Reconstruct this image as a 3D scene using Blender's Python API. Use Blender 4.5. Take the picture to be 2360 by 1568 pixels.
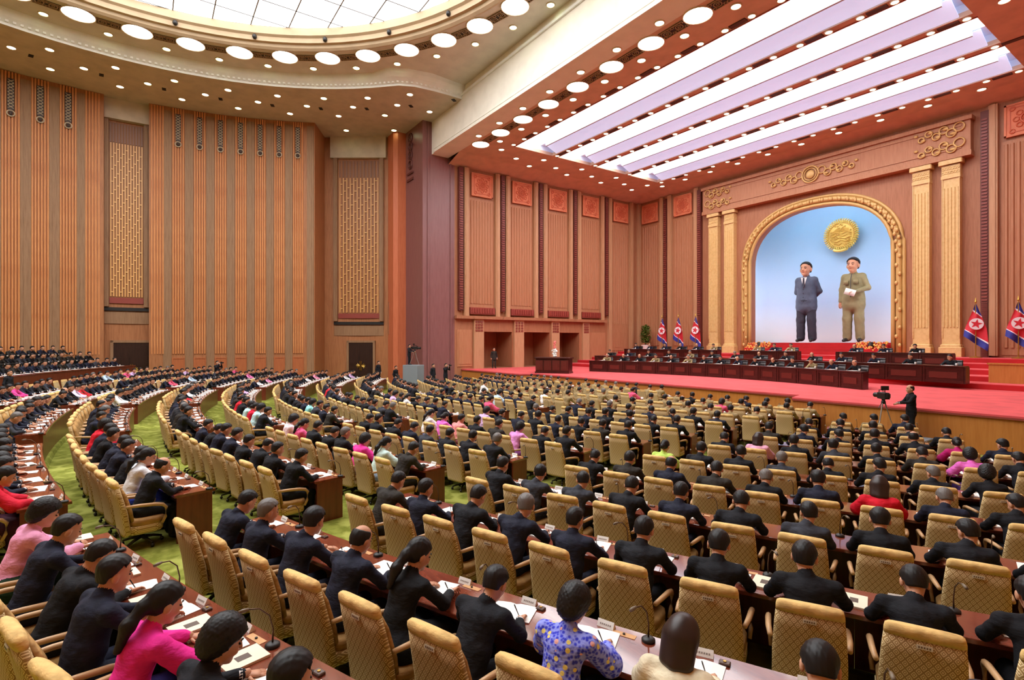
import bpy, bmesh, math, random
import numpy as np
from mathutils import Vector, Matrix

for o in list(bpy.data.objects):
    bpy.data.objects.remove(o, do_unlink=True)
SC = bpy.context.scene
COL = SC.collection
PI = math.pi
rnd = random.Random(7)

# ------------------------------------------------------------------ camera, world, exposure
CAM = Vector((21.0, 0.0, 3.54))
FPX, CX, HY = 1225.0, 1180.0, 789.0
FWD = Vector((-.825, .565, 0)).normalized()
RGT = Vector((FWD.y, -FWD.x, 0))
cd = bpy.data.cameras.new('camera')
cam = bpy.data.objects.new('camera', cd)
COL.objects.link(cam)
cam.location = CAM
cam.rotation_euler = (PI / 2, 0, math.atan2(-FWD.x, FWD.y))
cd.sensor_width = 36.0
cd.lens = 36.0 * FPX / 2360.0
cd.shift_y = 5.0 / 2360.0
cd.clip_start, cd.clip_end = .05, 400
SC.camera = cam

world = bpy.data.worlds.new('world')
SC.world = world
world.use_nodes = True
world.node_tree.nodes['Background'].inputs[0].default_value = (.9, .95, 1, 1)
world.node_tree.nodes['Background'].inputs[1].default_value = 0.0

SC.view_settings.view_transform = 'Standard'
SC.view_settings.look = 'None'
SC.view_settings.gamma = 1.0
SC.view_settings.use_curve_mapping = False
SC.view_settings.exposure = 0.36
SKY_E, COF_E, DISC_E, SPOT_E = 4.2, 5.2, 5.0, 9.0     # lamp strengths of the place
try:
    SC.cycles.max_bounces = 4
    SC.cycles.diffuse_bounces = 3
    SC.cycles.use_light_tree = False
    SC.cycles.use_adaptive_sampling = True
    SC.cycles.adaptive_threshold = .04
    SC.cycles.adaptive_min_samples = 12
    SC.cycles.glossy_bounces = 2
    SC.cycles.transmission_bounces = 2
    SC.cycles.caustics_reflective = False
    SC.cycles.caustics_refractive = False
    SC.cycles.sample_clamp_indirect = 6
    SC.cycles.use_denoising = True
except Exception:
    pass


def pixel_of(p):
    v = Vector(p) - CAM
    d = v.dot(FWD)
    if d < .05:
        return None
    return (CX + FPX * v.dot(RGT) / d, HY - FPX * v.z / d, d)


def floor_point(px, py, z):
    d = FPX * (CAM.z - z) / (py - HY)
    p = CAM + d * (FWD + RGT * ((px - CX) / FPX))
    return Vector((p.x, p.y, z))


# ------------------------------------------------------------------ materials
def srgb(r, g, b):
    def c(u):
        u /= 255.0
        return u / 12.92 if u <= .04045 else ((u + .055) / 1.055) ** 2.4
    return (c(r), c(g), c(b), 1)


MATS = {}


def mat(name, rgb, rough=.6, metal=0, spec=.5, emit=0, emit_rgb=None):
    if name in MATS:
        return MATS[name]
    m = bpy.data.materials.new(name)
    m.use_nodes = True
    b = m.node_tree.nodes['Principled BSDF']
    b.inputs['Base Color'].default_value = srgb(*rgb)
    b.inputs['Roughness'].default_value = rough
    b.inputs['Metallic'].default_value = metal
    b.inputs['Specular IOR Level'].default_value = spec
    if emit:
        b.inputs['Emission Color'].default_value = srgb(*(emit_rgb or rgb))
        b.inputs['Emission Strength'].default_value = emit
    MATS[name] = m
    return m


def nodes_of(m):
    return m.node_tree.nodes, m.node_tree.links, m.node_tree.nodes['Principled BSDF']


def mix_rgb(nt, a, b, fac):
    n = nt.nodes.new('ShaderNodeMix')
    n.data_type = 'RGBA'
    if isinstance(a, tuple):
        n.inputs[6].default_value = a
    else:
        nt.links.new(a, n.inputs[6])
    if isinstance(b, tuple):
        n.inputs[7].default_value = b
    else:
        nt.links.new(b, n.inputs[7])
    if isinstance(fac, float):
        n.inputs[0].default_value = fac
    else:
        nt.links.new(fac, n.inputs[0])
    return n.outputs[2]


def math_n(nt, op, a, b=None, c=None):
    n = nt.nodes.new('ShaderNodeMath')
    n.operation = op
    for i, v in enumerate((a, b, c)):
        if v is None:
            continue
        if isinstance(v, (int, float)):
            n.inputs[i].default_value = v
        else:
            nt.links.new(v, n.inputs[i])
    return n.outputs[0]


def coords(nt, kind='Object'):
    n = nt.nodes.new('ShaderNodeTexCoord')
    return n.outputs[kind]


def mapping(nt, vec, scale):
    n = nt.nodes.new('ShaderNodeMapping')
    n.inputs['Scale'].default_value = scale
    nt.links.new(vec, n.inputs['Vector'])
    return n.outputs[0]


def noise(nt, vec, scale, detail=3, rough=.5):
    n = nt.nodes.new('ShaderNodeTexNoise')
    n.inputs['Scale'].default_value = scale
    n.inputs['Detail'].default_value = detail
    n.inputs['Roughness'].default_value = rough
    nt.links.new(vec, n.inputs['Vector'])
    return n.outputs['Fac']


def ramp(nt, fac, lo, hi):
    n = nt.nodes.new('ShaderNodeMapRange')
    n.inputs[1].default_value, n.inputs[2].default_value = lo, hi
    nt.links.new(fac, n.inputs[0])
    return n.outputs[0]


def bump(nt, bsdf, h, strength=.3, dist=.02):
    n = nt.nodes.new('ShaderNodeBump')
    n.inputs['Strength'].default_value = strength
    n.inputs['Distance'].default_value = dist
    nt.links.new(h, n.inputs['Height'])
    nt.links.new(n.outputs[0], bsdf.inputs['Normal'])


def wood(name, rgb, dark, rough=.45, scale=(6, 6, .5), spec=.4, ns=2.0):
    if name in MATS:
        return MATS[name]
    m = mat(name, rgb, rough, spec=spec)
    nt = m.node_tree
    v = mapping(nt, coords(nt), scale)
    f = noise(nt, v, ns, 5, .6)
    c = mix_rgb(nt, srgb(*rgb), srgb(*dark), ramp(nt, f, .42, .72))
    nt.links.new(c, nt.nodes['Principled BSDF'].inputs['Base Color'])
    return m


def plaster(name, rgb, var=.06, rough=.7):
    if name in MATS:
        return MATS[name]
    m = mat(name, rgb, rough, spec=.3)
    nt = m.node_tree
    f = noise(nt, coords(nt), 1.3, 4)
    d = tuple(int(x * (1 - 2 * var)) for x in rgb)
    c = mix_rgb(nt, srgb(*rgb), srgb(*d), ramp(nt, f, .4, .75))
    nt.links.new(c, nt.nodes['Principled BSDF'].inputs['Base Color'])
    return m


M_WALL = wood('wall_wood', (180, 120, 76), (158, 98, 60), .5)
M_RIB = wood('rib_wood', (226, 156, 98), (204, 128, 74), .45)
M_STRIP = wood('strip_wood', (160, 122, 88), (140, 102, 70), .55)
M_ORANGE = wood('orange_pillar', (212, 120, 82), (198, 104, 68), .45)
M_PIER = wood('pier_lacquer', (140, 92, 90), (128, 80, 78), .35, spec=.6)
M_STAGEW = wood('stage_wood', (176, 118, 84), (158, 100, 68), .5)
M_STAGEP = wood('stage_panel', (188, 130, 94), (174, 114, 78), .5)
M_CREAM = wood('stage_pilaster', (198, 150, 112), (184, 134, 96), .5)
M_BEAD = mat('bead_strip', (104, 44, 36), .5)
M_BEAD2 = mat('bead', (140, 66, 54), .45)
M_RELIEF = plaster('relief_panel', (232, 138, 100), .05, .5)
M_RELIEF2 = mat('relief_carving', (214, 106, 70), .5)
M_MAROON = mat('maroon_ledge', (148, 62, 50), .5)
M_SOFFIT = plaster('soffit', (214, 197, 176), .04)
M_STCEIL = plaster('stage_ceiling', (224, 184, 156), .04)
M_WHITE = plaster('white_cornice', (250, 250, 248), .02)
M_BEAM = plaster('beam_plaster', (248, 242, 230), .02)
M_GOLD = wood('gold_paint', (230, 194, 132), (216, 176, 112), .4, (3, 3, 3))
M_GOLD2 = mat('gold_relief', (214, 172, 106), .4, .1)
M_EMBLEM = mat('gilded_emblem', (230, 210, 112), .4, .15)
M_DARK = mat('dark_metal', (28, 24, 22), .5)
M_BRASS = mat('brass', (190, 150, 70), .3, .8)
M_DOOR = wood('dark_door', (58, 36, 28), (42, 26, 20), .35)
M_MAHOG = wood('mahogany', (128, 62, 42), (100, 42, 28), .12, (1.2, 7, 7), spec=.7)
M_MAHOG.node_tree.nodes['Principled BSDF'].inputs['Coat Weight'].default_value = .5
M_MAHOG.node_tree.nodes['Principled BSDF'].inputs['Coat Roughness'].default_value = .06
M_MAHOGF = wood('mahogany_front', (116, 52, 34), (94, 38, 24), .3, (6, 6, .6), spec=.5)
M_DARKDESK = wood('rostrum_wood', (70, 26, 20), (48, 16, 13), .3, (1, 6, 6), spec=.5)
M_RISER = wood('stage_riser', (196, 128, 62), (182, 112, 50), .4)
M_FRAME = mat('skylight_frame', (150, 150, 150), .6)
M_GREY = mat('grey_cloth', (132, 140, 146), .8)
M_PAPER = mat('paper', (246, 244, 238), .7)
M_SKYL = mat('skylight_glass', (255, 255, 255), .5, emit=SKY_E, emit_rgb=(246, 250, 255))
M_COFL = mat('coffer_panel', (255, 255, 255), .5, emit=COF_E, emit_rgb=(248, 252, 255))
M_COFS = mat('coffer_side_painted_glow', (225, 232, 248), .6, emit=.5, emit_rgb=(196, 214, 255))  # weak emission stands in for light reflected off the coffer slope
M_DISC = mat('lamp_disc', (255, 255, 255), .5, emit=DISC_E, emit_rgb=(255, 252, 244))
M_SPOT = mat('spot_lens', (255, 250, 235), .5, emit=SPOT_E, emit_rgb=(255, 240, 214))
M_SPOTG = mat('spot_lens_green', (245, 255, 225), .5, emit=SPOT_E, emit_rgb=(232, 255, 196))
for _m in (M_SPOT, M_SPOTG):
    _m.cycles.emission_sampling = 'NONE'
M_BAFFLE = plaster('coffer_white', (232, 238, 252), .01)


def carpet(name, a, b, c, s):
    m = mat(name, a, .95, spec=.1)
    nt = m.node_tree
    v = coords(nt)
    n1 = noise(nt, v, s, 3)
    vo = nt.nodes.new('ShaderNodeTexVoronoi')
    vo.inputs['Scale'].default_value = s * .55
    nt.links.new(v, vo.inputs['Vector'])
    c1 = mix_rgb(nt, srgb(*a), srgb(*b), ramp(nt, n1, .4, .62))
    c2 = mix_rgb(nt, c1, srgb(*c), ramp(nt, vo.outputs['Distance'], .55, .75))
    nt.links.new(c2, nt.nodes['Principled BSDF'].inputs['Base Color'])
    return m


M_CARPET = carpet('green_carpet', (134, 138, 60), (110, 114, 42), (156, 158, 78), 5.5)
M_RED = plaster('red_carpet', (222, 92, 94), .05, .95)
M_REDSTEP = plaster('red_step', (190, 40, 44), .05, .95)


# ------------------------------------------------------------------ mesh builder
class MB:
    def __init__(self):
        self.v, self.f, self.m = [], [], []

    def add(self, vs, fs, m=0, M=None):
        b = len(self.v)
        if M is not None:
            vs = [tuple(M @ Vector(p)) for p in vs]
        self.v.extend(vs)
        self.f.extend([tuple(i + b for i in f) for f in fs])
        self.m.extend([m] * len(fs))
        return self

    def quad(self, a, b, c, d, m=0):
        return self.add([a, b, c, d], [(0, 1, 2, 3)], m)

    def box(self, x0, x1, y0, y1, z0, z1, m=0, M=None):
        vs = [(x0, y0, z0), (x1, y0, z0), (x1, y1, z0), (x0, y1, z0), (x0, y0, z1), (x1, y0, z1), (x1, y1, z1), (x0, y1, z1)]
        return self.add(vs, [(0, 3, 2, 1), (4, 5, 6, 7), (0, 1, 5, 4), (1, 2, 6, 5), (2, 3, 7, 6), (3, 0, 4, 7)], m, M)

    def bevbox(self, x0, x1, y0, y1, z0, z1, b=.01, m=0, M=None):
        # box with chamfered vertical and top edges
        def ring(z, i):
            return [(x0 + b + i, y0 + i, z), (x1 - b - i, y0 + i, z), (x1 - i, y0 + b + i, z), (x1 - i, y1 - b - i, z),
                    (x1 - b - i, y1 - i, z), (x0 + b + i, y1 - i, z), (x0 + i, y1 - b - i, z), (x0 + i, y0 + b + i, z)]
        vs = ring(z0, 0) + ring(z1 - b, 0) + ring(z1, b * .9)
        fs = [tuple(reversed(range(8)))]
        for l in (0, 8):
            for i in range(8):
                j = (i + 1) % 8
                fs.append((l + i, l + j, l + 8 + j, l + 8 + i))
        fs.append(tuple(range(16, 24)))
        return self.add(vs, fs, m, M)

    def prism(self, poly, z0, z1, m=0, M=None):
        n = len(poly)
        vs = [(p[0], p[1], z0) for p in poly] + [(p[0], p[1], z1) for p in poly]
        fs = [tuple(reversed(range(n))), tuple(range(n, 2 * n))]
        fs += [(i, (i + 1) % n, n + (i + 1) % n, n + i) for i in range(n)]
        return self.add(vs, fs, m, M)

    def tube(self, path, rad, n=8, m=0, M=None, cap=True):
        path = [Vector(p) for p in path]
        if not isinstance(rad, (list, tuple)):
            rad = [rad] * len(path)
        vs, fs = [], []
        up = Vector((0, 0, 1))
        for i, p in enumerate(path):
            t = (path[min(i + 1, len(path) - 1)] - path[max(i - 1, 0)]).normalized()
            a = t.cross(up)
            if a.length < .1:
                a = t.cross(Vector((0, 1, 0)))
            a.normalize()
            b = t.cross(a)
            for k in range(n):
                w = 2 * PI * k / n
                vs.append(tuple(p + (a * math.cos(w) + b * math.sin(w)) * rad[i]))
        for i in range(len(path) - 1):
            for k in range(n):
                fs.append((i * n + k, i * n + (k + 1) % n, (i + 1) * n + (k + 1) % n, (i + 1) * n + k))
        if cap:
            fs.append(tuple(reversed(range(n))))
            fs.append(tuple(range((len(path) - 1) * n, len(path) * n)))
        return self.add(vs, fs, m, M)

    def lathe(self, prof, n=16, m=0, M=None):
        vs, fs = [], []
        for r, z in prof:
            for k in range(n):
                w = 2 * PI * k / n
                vs.append((r * math.cos(w), r * math.sin(w), z))
        for i in range(len(prof) - 1):
            for k in range(n):
                fs.append((i * n + k, i * n + (k + 1) % n, (i + 1) * n + (k + 1) % n, (i + 1) * n + k))
        fs.append(tuple(reversed(range(n))))
        fs.append(tuple(range((len(prof) - 1) * n, len(prof) * n)))
        return self.add(vs, fs, m, M)

    def ball(self, c, r, n=10, k=6, m=0, M=None):
        if not isinstance(r, (tuple, list)):
            r = (r, r, r)
        vs = [(c[0], c[1], c[2] - r[2])]
        for i in range(1, k):
            a = PI * i / k - PI / 2
            for j in range(n):
                w = 2 * PI * j / n
                vs.append((c[0] + r[0] * math.cos(a) * math.cos(w), c[1] + r[1] * math.cos(a) * math.sin(w), c[2] + r[2] * math.sin(a)))
        vs.append((c[0], c[1], c[2] + r[2]))
        fs = [(0, 1 + (j + 1) % n, 1 + j) for j in range(n)]
        for i in range(k - 2):
            for j in range(n):
                a, b = 1 + i * n + j, 1 + i * n + (j + 1) % n
                fs.append((a, b, b + n, a + n))
        e, b0 = len(vs) - 1, 1 + (k - 2) * n
        fs += [(b0 + j, b0 + (j + 1) % n, e) for j in range(n)]
        return self.add(vs, fs, m, M)

    def torus(self, R, r, n=24, k=6, m=0, M=None, sx=1, sy=1):
        vs, fs = [], []
        for i in range(n):
            a = 2 * PI * i / n
            for j in range(k):
                w = 2 * PI * j / k
                q = R + r * math.cos(w)
                vs.append((q * math.cos(a) * sx, q * math.sin(a) * sy, r * math.sin(w)))
        for i in range(n):
            for j in range(k):
                a, b = i * k + j, i * k + (j + 1) % k
                c, d = ((i + 1) % n) * k + j, ((i + 1) % n) * k + (j + 1) % k
                fs.append((a, c, d, b))
        return self.add(vs, fs, m, M)

    def strip(self, la, lb, m=0):
        # quads between two point lists
        n = len(la)
        return self.add(list(la) + list(lb), [(i, i + 1, n + i + 1, n + i) for i in range(n - 1)], m)

    def mesh(self, name, mats, smooth=False):
        me = bpy.data.meshes.new(name)
        me.from_pydata([tuple(p) for p in self.v], [], self.f)
        for x in (mats if isinstance(mats, (list, tuple)) else [mats]):
            me.materials.append(x)
        if self.f:
            me.polygons.foreach_set('material_index', self.m)
            if smooth:
                me.polygons.foreach_set('use_smooth', [True] * len(self.f))
        me.update()
        return me

    def obj(self, name, mats, parent=None, smooth=False, loc=None, rz=0.0):
        return link(name, self.mesh(name, mats, smooth), parent, loc, rz)


def link(name, me, parent=None, loc=None, rz=0.0):
    o = bpy.data.objects.new(name, me)
    COL.objects.link(o)
    if parent is not None:
        o.parent = parent
    if loc is not None:
        o.location = loc
    if rz:
        o.rotation_euler = (0, 0, rz)
    return o


def thing(name, label, cat, loc=(0, 0, 0), rz=0.0, group=None):
    o = link(name, None, None, loc, rz)
    o.empty_display_size = .1
    return tag(o, label, cat, group)


def tag(o, label, cat, group=None, kind=None):
    o['label'] = label
    o['category'] = cat
    if group:
        o['group'] = group
    if kind:
        o['kind'] = kind
    return o


def struct(o, label, cat):
    return tag(o, label, cat, None, 'structure')


def in_view(p, margin=250):
    q = pixel_of(p)
    return q is not None and -margin < q[0] < 2360 + margin and -margin < q[1] < 1568 + margin


ORD = ['zeroth', 'first', 'second', 'third', 'fourth', 'fifth', 'sixth', 'seventh', 'eighth', 'ninth', 'tenth', 'eleventh', 'twelfth', 'thirteenth', 'fourteenth', 'fifteenth', 'sixteenth', 'seventeenth', 'eighteenth', 'nineteenth', 'twentieth',
       'twenty-first', 'twenty-second', 'twenty-third', 'twenty-fourth', 'twenty-fifth', 'twenty-sixth', 'twenty-seventh', 'twenty-eighth', 'twenty-ninth', 'thirtieth']
# ------------------------------------------------------------------ the hall shell
RW, HCY = 26.9, -2.0
ZS, ZU, ZSK = 21.3, 22.1, 23.0
DCY = -.8
XW, YP, YB = 18.06, 20.97, 43.1
ZWT, ZST, ZBK, ZCE = 18.2, 1.3, 2.6, 18.69


def pol(R, deg, z=0.0, side=-1):
    a = math.radians(deg)
    return Vector((side * R * math.cos(a), HCY + R * math.sin(a), z))


def theta_at(px, R):
    D = FWD + RGT * ((px - CX) / FPX)
    o = Vector((CAM.x, CAM.y - HCY))
    d = Vector((D.x, D.y))
    a, b, c = d.dot(d), o.dot(d), o.dot(o) - R * R
    s = (-b + math.sqrt(b * b - a * c)) / a
    p = o + d * s
    return math.degrees(math.atan2(p.y, -p.x))


def arc_wall(mb, R0, R1, a0, a1, z0, z1, side=-1, n=None, m=0):
    n = n or max(2, int(abs(a1 - a0) / 1.5))
    A = [a0 + (a1 - a0) * i / n for i in range(n + 1)]
    i0 = [pol(R0, a, z0, side) for a in A]
    i1 = [pol(R0, a, z1, side) for a in A]
    o0 = [pol(R1, a, z0, side) for a in A]
    o1 = [pol(R1, a, z1, side) for a in A]
    for p, q in ((i0, i1), (i1, o1), (o1, o0), (o0, i0)):
        mb.strip(p, q, m)
    mb.quad(i0[0], i1[0], o1[0], o0[0], m)
    mb.quad(i0[-1], o0[-1], o1[-1], i1[-1], m)


# --- wall on the left: fluted sections A and B, recesses with doors
wl = MB()
arc_wall(wl, RW, RW + 3.6, -62, -1.3, 0, ZS)
arc_wall(wl, RW, RW + 3.6, 4.4, 29.2, 0, ZS)
arc_wall(wl, 27.8, RW + 3.6, -1.3, 4.4, 0, ZS)
arc_wall(wl, 30.0, 31.2, 29.2, 43.0, 0, ZS)
wall_left = struct(wl.obj('wall_left', M_WALL), 'tall curved wooden wall with ribbed bays beside the seating', 'wall')


def rib_mesh(h, w=.1, dp=.11):
    b = MB()
    prof = [(0, -w / 2), (dp * .7, -w / 2), (dp, -w / 4), (dp, w / 4), (dp * .7, w / 2), (0, w / 2)]
    b.prism(prof, 0, h)
    return b.mesh('rib', M_RIB)


RIBH = ZS - 2.7
ME_RIB = rib_mesh(RIBH)
ME_STRIP = MB().box(0, .07, -.27, .27, 0, ZS - .3).box(.07, .10, -.1, .1, .2, ZS - .3).mesh('plain_strip', M_STRIP)
_d = MB().box(0, .05, -.42, .42, .1, 2.35)
_d.box(.05, .08, -.42, .42, 2.27, 2.35).box(.05, .08, -.42, .42, .1, .2).box(.05, .08, -.42, -.34, .2, 2.27).box(.05, .08, .34, .42, .2, 2.27)
ME_DADO = _d.mesh('dado_panel', wood('dado_wood', (188, 110, 66), (168, 92, 54), .45))
_o = MB().box(0, .05, -.17, .17, .45, 2.5, 0)
for i in range(9):
    z = .55 + i * .21
    for s in (-1, 1):
        _o.tube([(.07, s * .15, z), (.07, -s * .15, z + .2)], .022, 5, 1)
for s in (-1, 1):
    _o.box(.05, .08, s * .15 - .02, s * .15 + .02, .45, 2.5, 0)
_o.torus(.19, .04, 18, 6, 1, Matrix.Translation((.06, 0, .22)) @ Matrix.Rotation(PI / 2, 4, 'Y'))
_o.ball((.06, 0, .22), (.05, .11, .11), 10, 6, 0)
_o.box(0, .05, -.1, .1, 0, .45, 0)
ME_ORN = _o.mesh('lattice_ornament', [mat('ornament_dark', (64, 44, 34), .5), mat('ornament_pale', (196, 178, 150), .5)])


def on_wall(name, me, deg, R, z, parent, dx=0.0):
    p = pol(R, deg, z)
    return link(name, me, parent, p, math.radians(-deg))


def rib_bay(c, n, step, dado=True, orn=True):
    for i in range(n):
        a = c + (i - (n - 1) / 2) * step / RW * 57.3
        on_wall('rib', ME_RIB, a, RW + .01, 2.65, wall_left)
    if dado:
        on_wall('dado_panel', ME_DADO, c, RW + .01, 0, wall_left)
    if orn:
        on_wall('lattice_ornament', ME_ORN, c, RW - .10, 18.3, wall_left)


for i in range(7):
    rib_bay(8.35 + 3.02 * i, 5, .165)
    on_wall('plain_strip', ME_STRIP, 8.35 + 3.02 * (i - .5), RW + .01, 0, wall_left)
on_wall('plain_strip', ME_STRIP, 28.5, RW + .01, 0, wall_left)
for i in range(5):
    on_wall('rib', ME_RIB, 4.75 + .38 * i, RW + .01 + .02 * (4 - i), 2.65, wall_left)
for i in range(6):
    on_wall('rib', ME_RIB, -3.4 + .38 * i, RW + .01 + .02 * i, 2.65, wall_left)
for i in range(6):
    c = -5.46 - 3.1 * i
    rib_bay(c, 6, .16, False)
    on_wall('plain_strip', ME_STRIP, c + 1.55, RW + .01, 0, wall_left)
    if c > -16:
        on_wall('plain_strip', ME_STRIP, c - 1.55 + .001, RW + .02, 0, wall_left) if i == 5 else None


# --- lattice screens, door surrounds and doors of the two recesses
def recess(a_c, R, gw, zb, zt, dw, dzt, z_floor, hood):
    """screen and door on the recess wall; local x points into the hall"""
    root = link('recess_panel', None, wall_left, pol(R, a_c, 0), math.radians(-a_c))
    b = MB().box(.0, .04, -gw / 2, gw / 2, zb, zt)
    b.obj('screen_backing', mat('screen_back', (150, 96, 54), .5), root)
    n = 12
    bar = MB().box(.04, .11, -.045, .045, zb + .5, zt - 1.5).mesh('screen_bar', mat('screen_gold', (226, 168, 100), .4))
    for i in range(n):
        y = -gw / 2 + gw * (i + .5) / n
        link('screen_bar', bar, root, (0, y, 0))
    st = MB()
    for i in range(n - 1):
        y = -gw / 2 + gw * (i + 1) / n
        k = 0
        z = zb + .8 + (i % 3) * .3
        while z < zt - 1.7:
            st.box(.05, .13, y - .08, y + .08, z, z + .07)
            z += .9
            k += 1
    s = st.obj('screen_studs', mat('stud_gold', (240, 190, 120), .4), root)
    s['kind'] = 'stuff'
    tb = MB()
    for i in range(n):
        y = -gw / 2 + gw * (i + .5) / n
        tb.box(.03, .09, y - .06, y + .03, zt - 1.45, zt - .05)
    t = tb.obj('screen_top_slats', mat('screen_top', (146, 104, 84), .5), root)
    t['kind'] = 'stuff'
    MB().box(.02, .12, -gw / 2, gw / 2, zb, zb + .42).obj('red_band', M_MAROON, root)
    for s in (-1, 1):
        y = s * (gw / 2 + .2)
        MB().box(0, .3, y - .17, y + .17, zb - .25, zt + .25).box(.3, .36, y - .08, y + .08, zb - .25, zt + .25).obj('side_moulding', M_STRIP, root)
    MB().box(0, .2, -gw / 2 - .35, gw / 2 + .35, zb - .55, zb - .3).obj('ledge', M_DARK, root)
    MB().box(0, .1, -gw / 2 - .35, gw / 2 + .35, zb - 1.5, zb - .62).obj('fascia', M_STRIP, root)
    MB().box(0, hood, -gw / 2 - .6, gw / 2 + .6, zt + .15, ZS).obj('plaster_hood', M_SOFFIT, root)
    return root


A1 = theta_at(292, 27.8)
recess(A1, 27.8, 2.05, 6.4, 19.7, 2.2, 3.5, .5, .5)
A2 = theta_at(828, 30.0)
recess(A2, 30.0, 3.6, 5.6, 19.3, 2.1, 3.5, .2, .4)


def double_door(name, a_c, R, w, zt, label):
    d = struct(link(name, None, None, pol(R, a_c, 0), math.radians(-a_c)), label, 'door')
    for s in (-1, 1):
        leaf = MB().box(.0, .1, min(0, s * w / 2), max(0, s * w / 2), .05, zt).obj('door_leaf', M_DOOR, d)
        y0, y1 = sorted((s * .12, s * (w / 2 - .12)))
        for z0, z1 in ((.5, 1.35), (1.6, zt - .25)):
            MB().box(.1, .13, y0, y1, z0, z1).box(.13, .15, y0 + .12, y1 - .12, z0 + .12, z1 - .12).obj('door_panel', M_DOOR, leaf)
        h = MB()
        for k in range(5):
            a = math.radians(-50 + 25 * k)
            h.tube([(.17, s * .1, 1.5), (.19, s * (.1 + .3 * math.cos(a)), 1.5 + .3 * math.sin(a) * .9)], [.05, .018], 6)
        h.tube([(.17, s * .06, 1.1), (.2, s * .06, 1.9)], .03, 6)
        h.obj('door_handle', M_BRASS, leaf)
    f = MB()
    for s in (-1, 1):
        f.box(0, .16, s * (w / 2 + .09) - .09, s * (w / 2 + .09) + .09, 0, zt + .16)
    f.box(0, .16, -w / 2 - .18, w / 2 + .18, zt, zt + .18)
    f.obj('door_frame', M_STRIP, d)
    return d


double_door('door_1', theta_at(304, 27.8), 27.75, 2.2, 3.5, 'dark wooden double door with brass handles under the narrow lattice screen')
double_door('door_2', theta_at(833, 30.0), 29.95, 2.1, 3.5, 'dark wooden double door beside the orange pillar')

# --- right, rear and far shell (mostly out of the picture)
wr = MB()
arc_wall(wr, RW, RW + .5, -62, 43, 0, ZS, side=1)
struct(wr.obj('wall_right', M_WALL), 'curved wooden wall closing the hall on the audience right', 'wall')
wb = MB()
arc_wall(wb, RW, RW + .5, -118, -62, 0, ZS)
struct(wb.obj('wall_rear', M_WALL), 'curved wooden wall at the rear of the hall', 'wall')

# --- pillar and pier at the stage opening
for s in (-1, 1):
    if s < 0:
        x0, x1 = -23.4, -21.45
    else:
        x0, x1 = 21.45, 23.4
    b = MB().prism([(x0, 17.5), (x0 + .5, 17.1), (x1 - .3, 17.1), (x1, 17.4), (x1, 21), (x0, 21)], 0, ZS)
    o = struct(b.obj('pillar', M_ORANGE), 'smooth orange wooden pillar next to the maroon pier' if s < 0 else 'smooth orange wooden pillar on the audience right', 'pillar')
    if s < 0:
        MB().box(x0 + .6, x0 + .75, 17.05, 17.1, 4.2, 7.0).box(x0 + .66, x0 + .69, 17.03, 17.05, 4.4, 6.8).obj('inlay_strip', M_STAGEW, o)
    xa, xb = sorted((s * 21.4, s * XW))
    p = MB().box(xa, xb, 18.1, YP, 0, ZS)
    po = struct(p.obj('pier', M_PIER), 'tall maroon lacquered pier framing the stage opening' if s < 0 else 'maroon lacquered pier on the audience right of the stage', 'pillar')
    e = s * XW - s * .0
    MB().box(min(e, e - s * .08), max(e, e - s * .08), 18.5, 18.62, 0, ZS - .05).box(min(e, e - s * .08), max(e, e - s * .08), 20.55, 20.67, 0, ZS - .05).obj('edge_bead', M_PIER, po)
    c = MB()
    for k in range(4):
        c.torus(.34, .07, 16, 6, 0, Matrix.Translation((s * 20.4, 18.06, 20.6 - .75 * k)) @ Matrix.Rotation(PI / 2, 4, 'X'))
        c.torus(.16, .05, 12, 6, 0, Matrix.Translation((s * 20.4, 18.06, 20.6 - .75 * k)) @ Matrix.Rotation(PI / 2, 4, 'X'))
    c.box(s * 20.4 - .6, s * 20.4 + .6, 18.0, 18.1, 17.55, 17.7)
    c.box(s * 20.4 - .6, s * 20.4 + .6, 18.0, 18.1, 17.0, 17.2)
    c.obj('capital_relief', mat('pier_carving', (104, 54, 48), .5), po)

# --- white beam above the stage opening
bm = MB().box(-XW, XW, 18.9, 20.4, ZCE, ZU + .6)
beam = struct(bm.obj('beam', M_BEAM), 'broad cream plaster beam across the stage opening', 'beam')
MB().box(-17.6, 17.6, 18.8, 18.9, ZCE + .0, ZCE + .22).box(-17.6, 17.6, 18.84, 18.9, ZCE + .3, ZCE + .38).obj('lower_moulding', M_BEAM, beam)
MB().box(-13.2, 13.2, 18.78, 18.9, 21.5, 21.66).obj('upper_moulding', M_WHITE, beam)

# --- stage side walls and back wall
BAYY = [21.45 + 4.17 * i for i in range(5)]


def fluted(b, x, y0, y1, z0, z1, s, axis='y', n=7):
    w = (y1 - y0) / n
    for i in range(n):
        c = y0 + (i + .5) * w
        prof = [(-w * .36, 0), (-w * .2, .07), (w * .2, .07), (w * .36, 0)]
        if axis == 'y':
            pts = [(x - s * q[1] * 1.0, c + q[0]) for q in prof]
        else:
            pts = [(c + q[0], x - q[1]) for q in prof]
        b.prism(pts, z0, z1)


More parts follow.
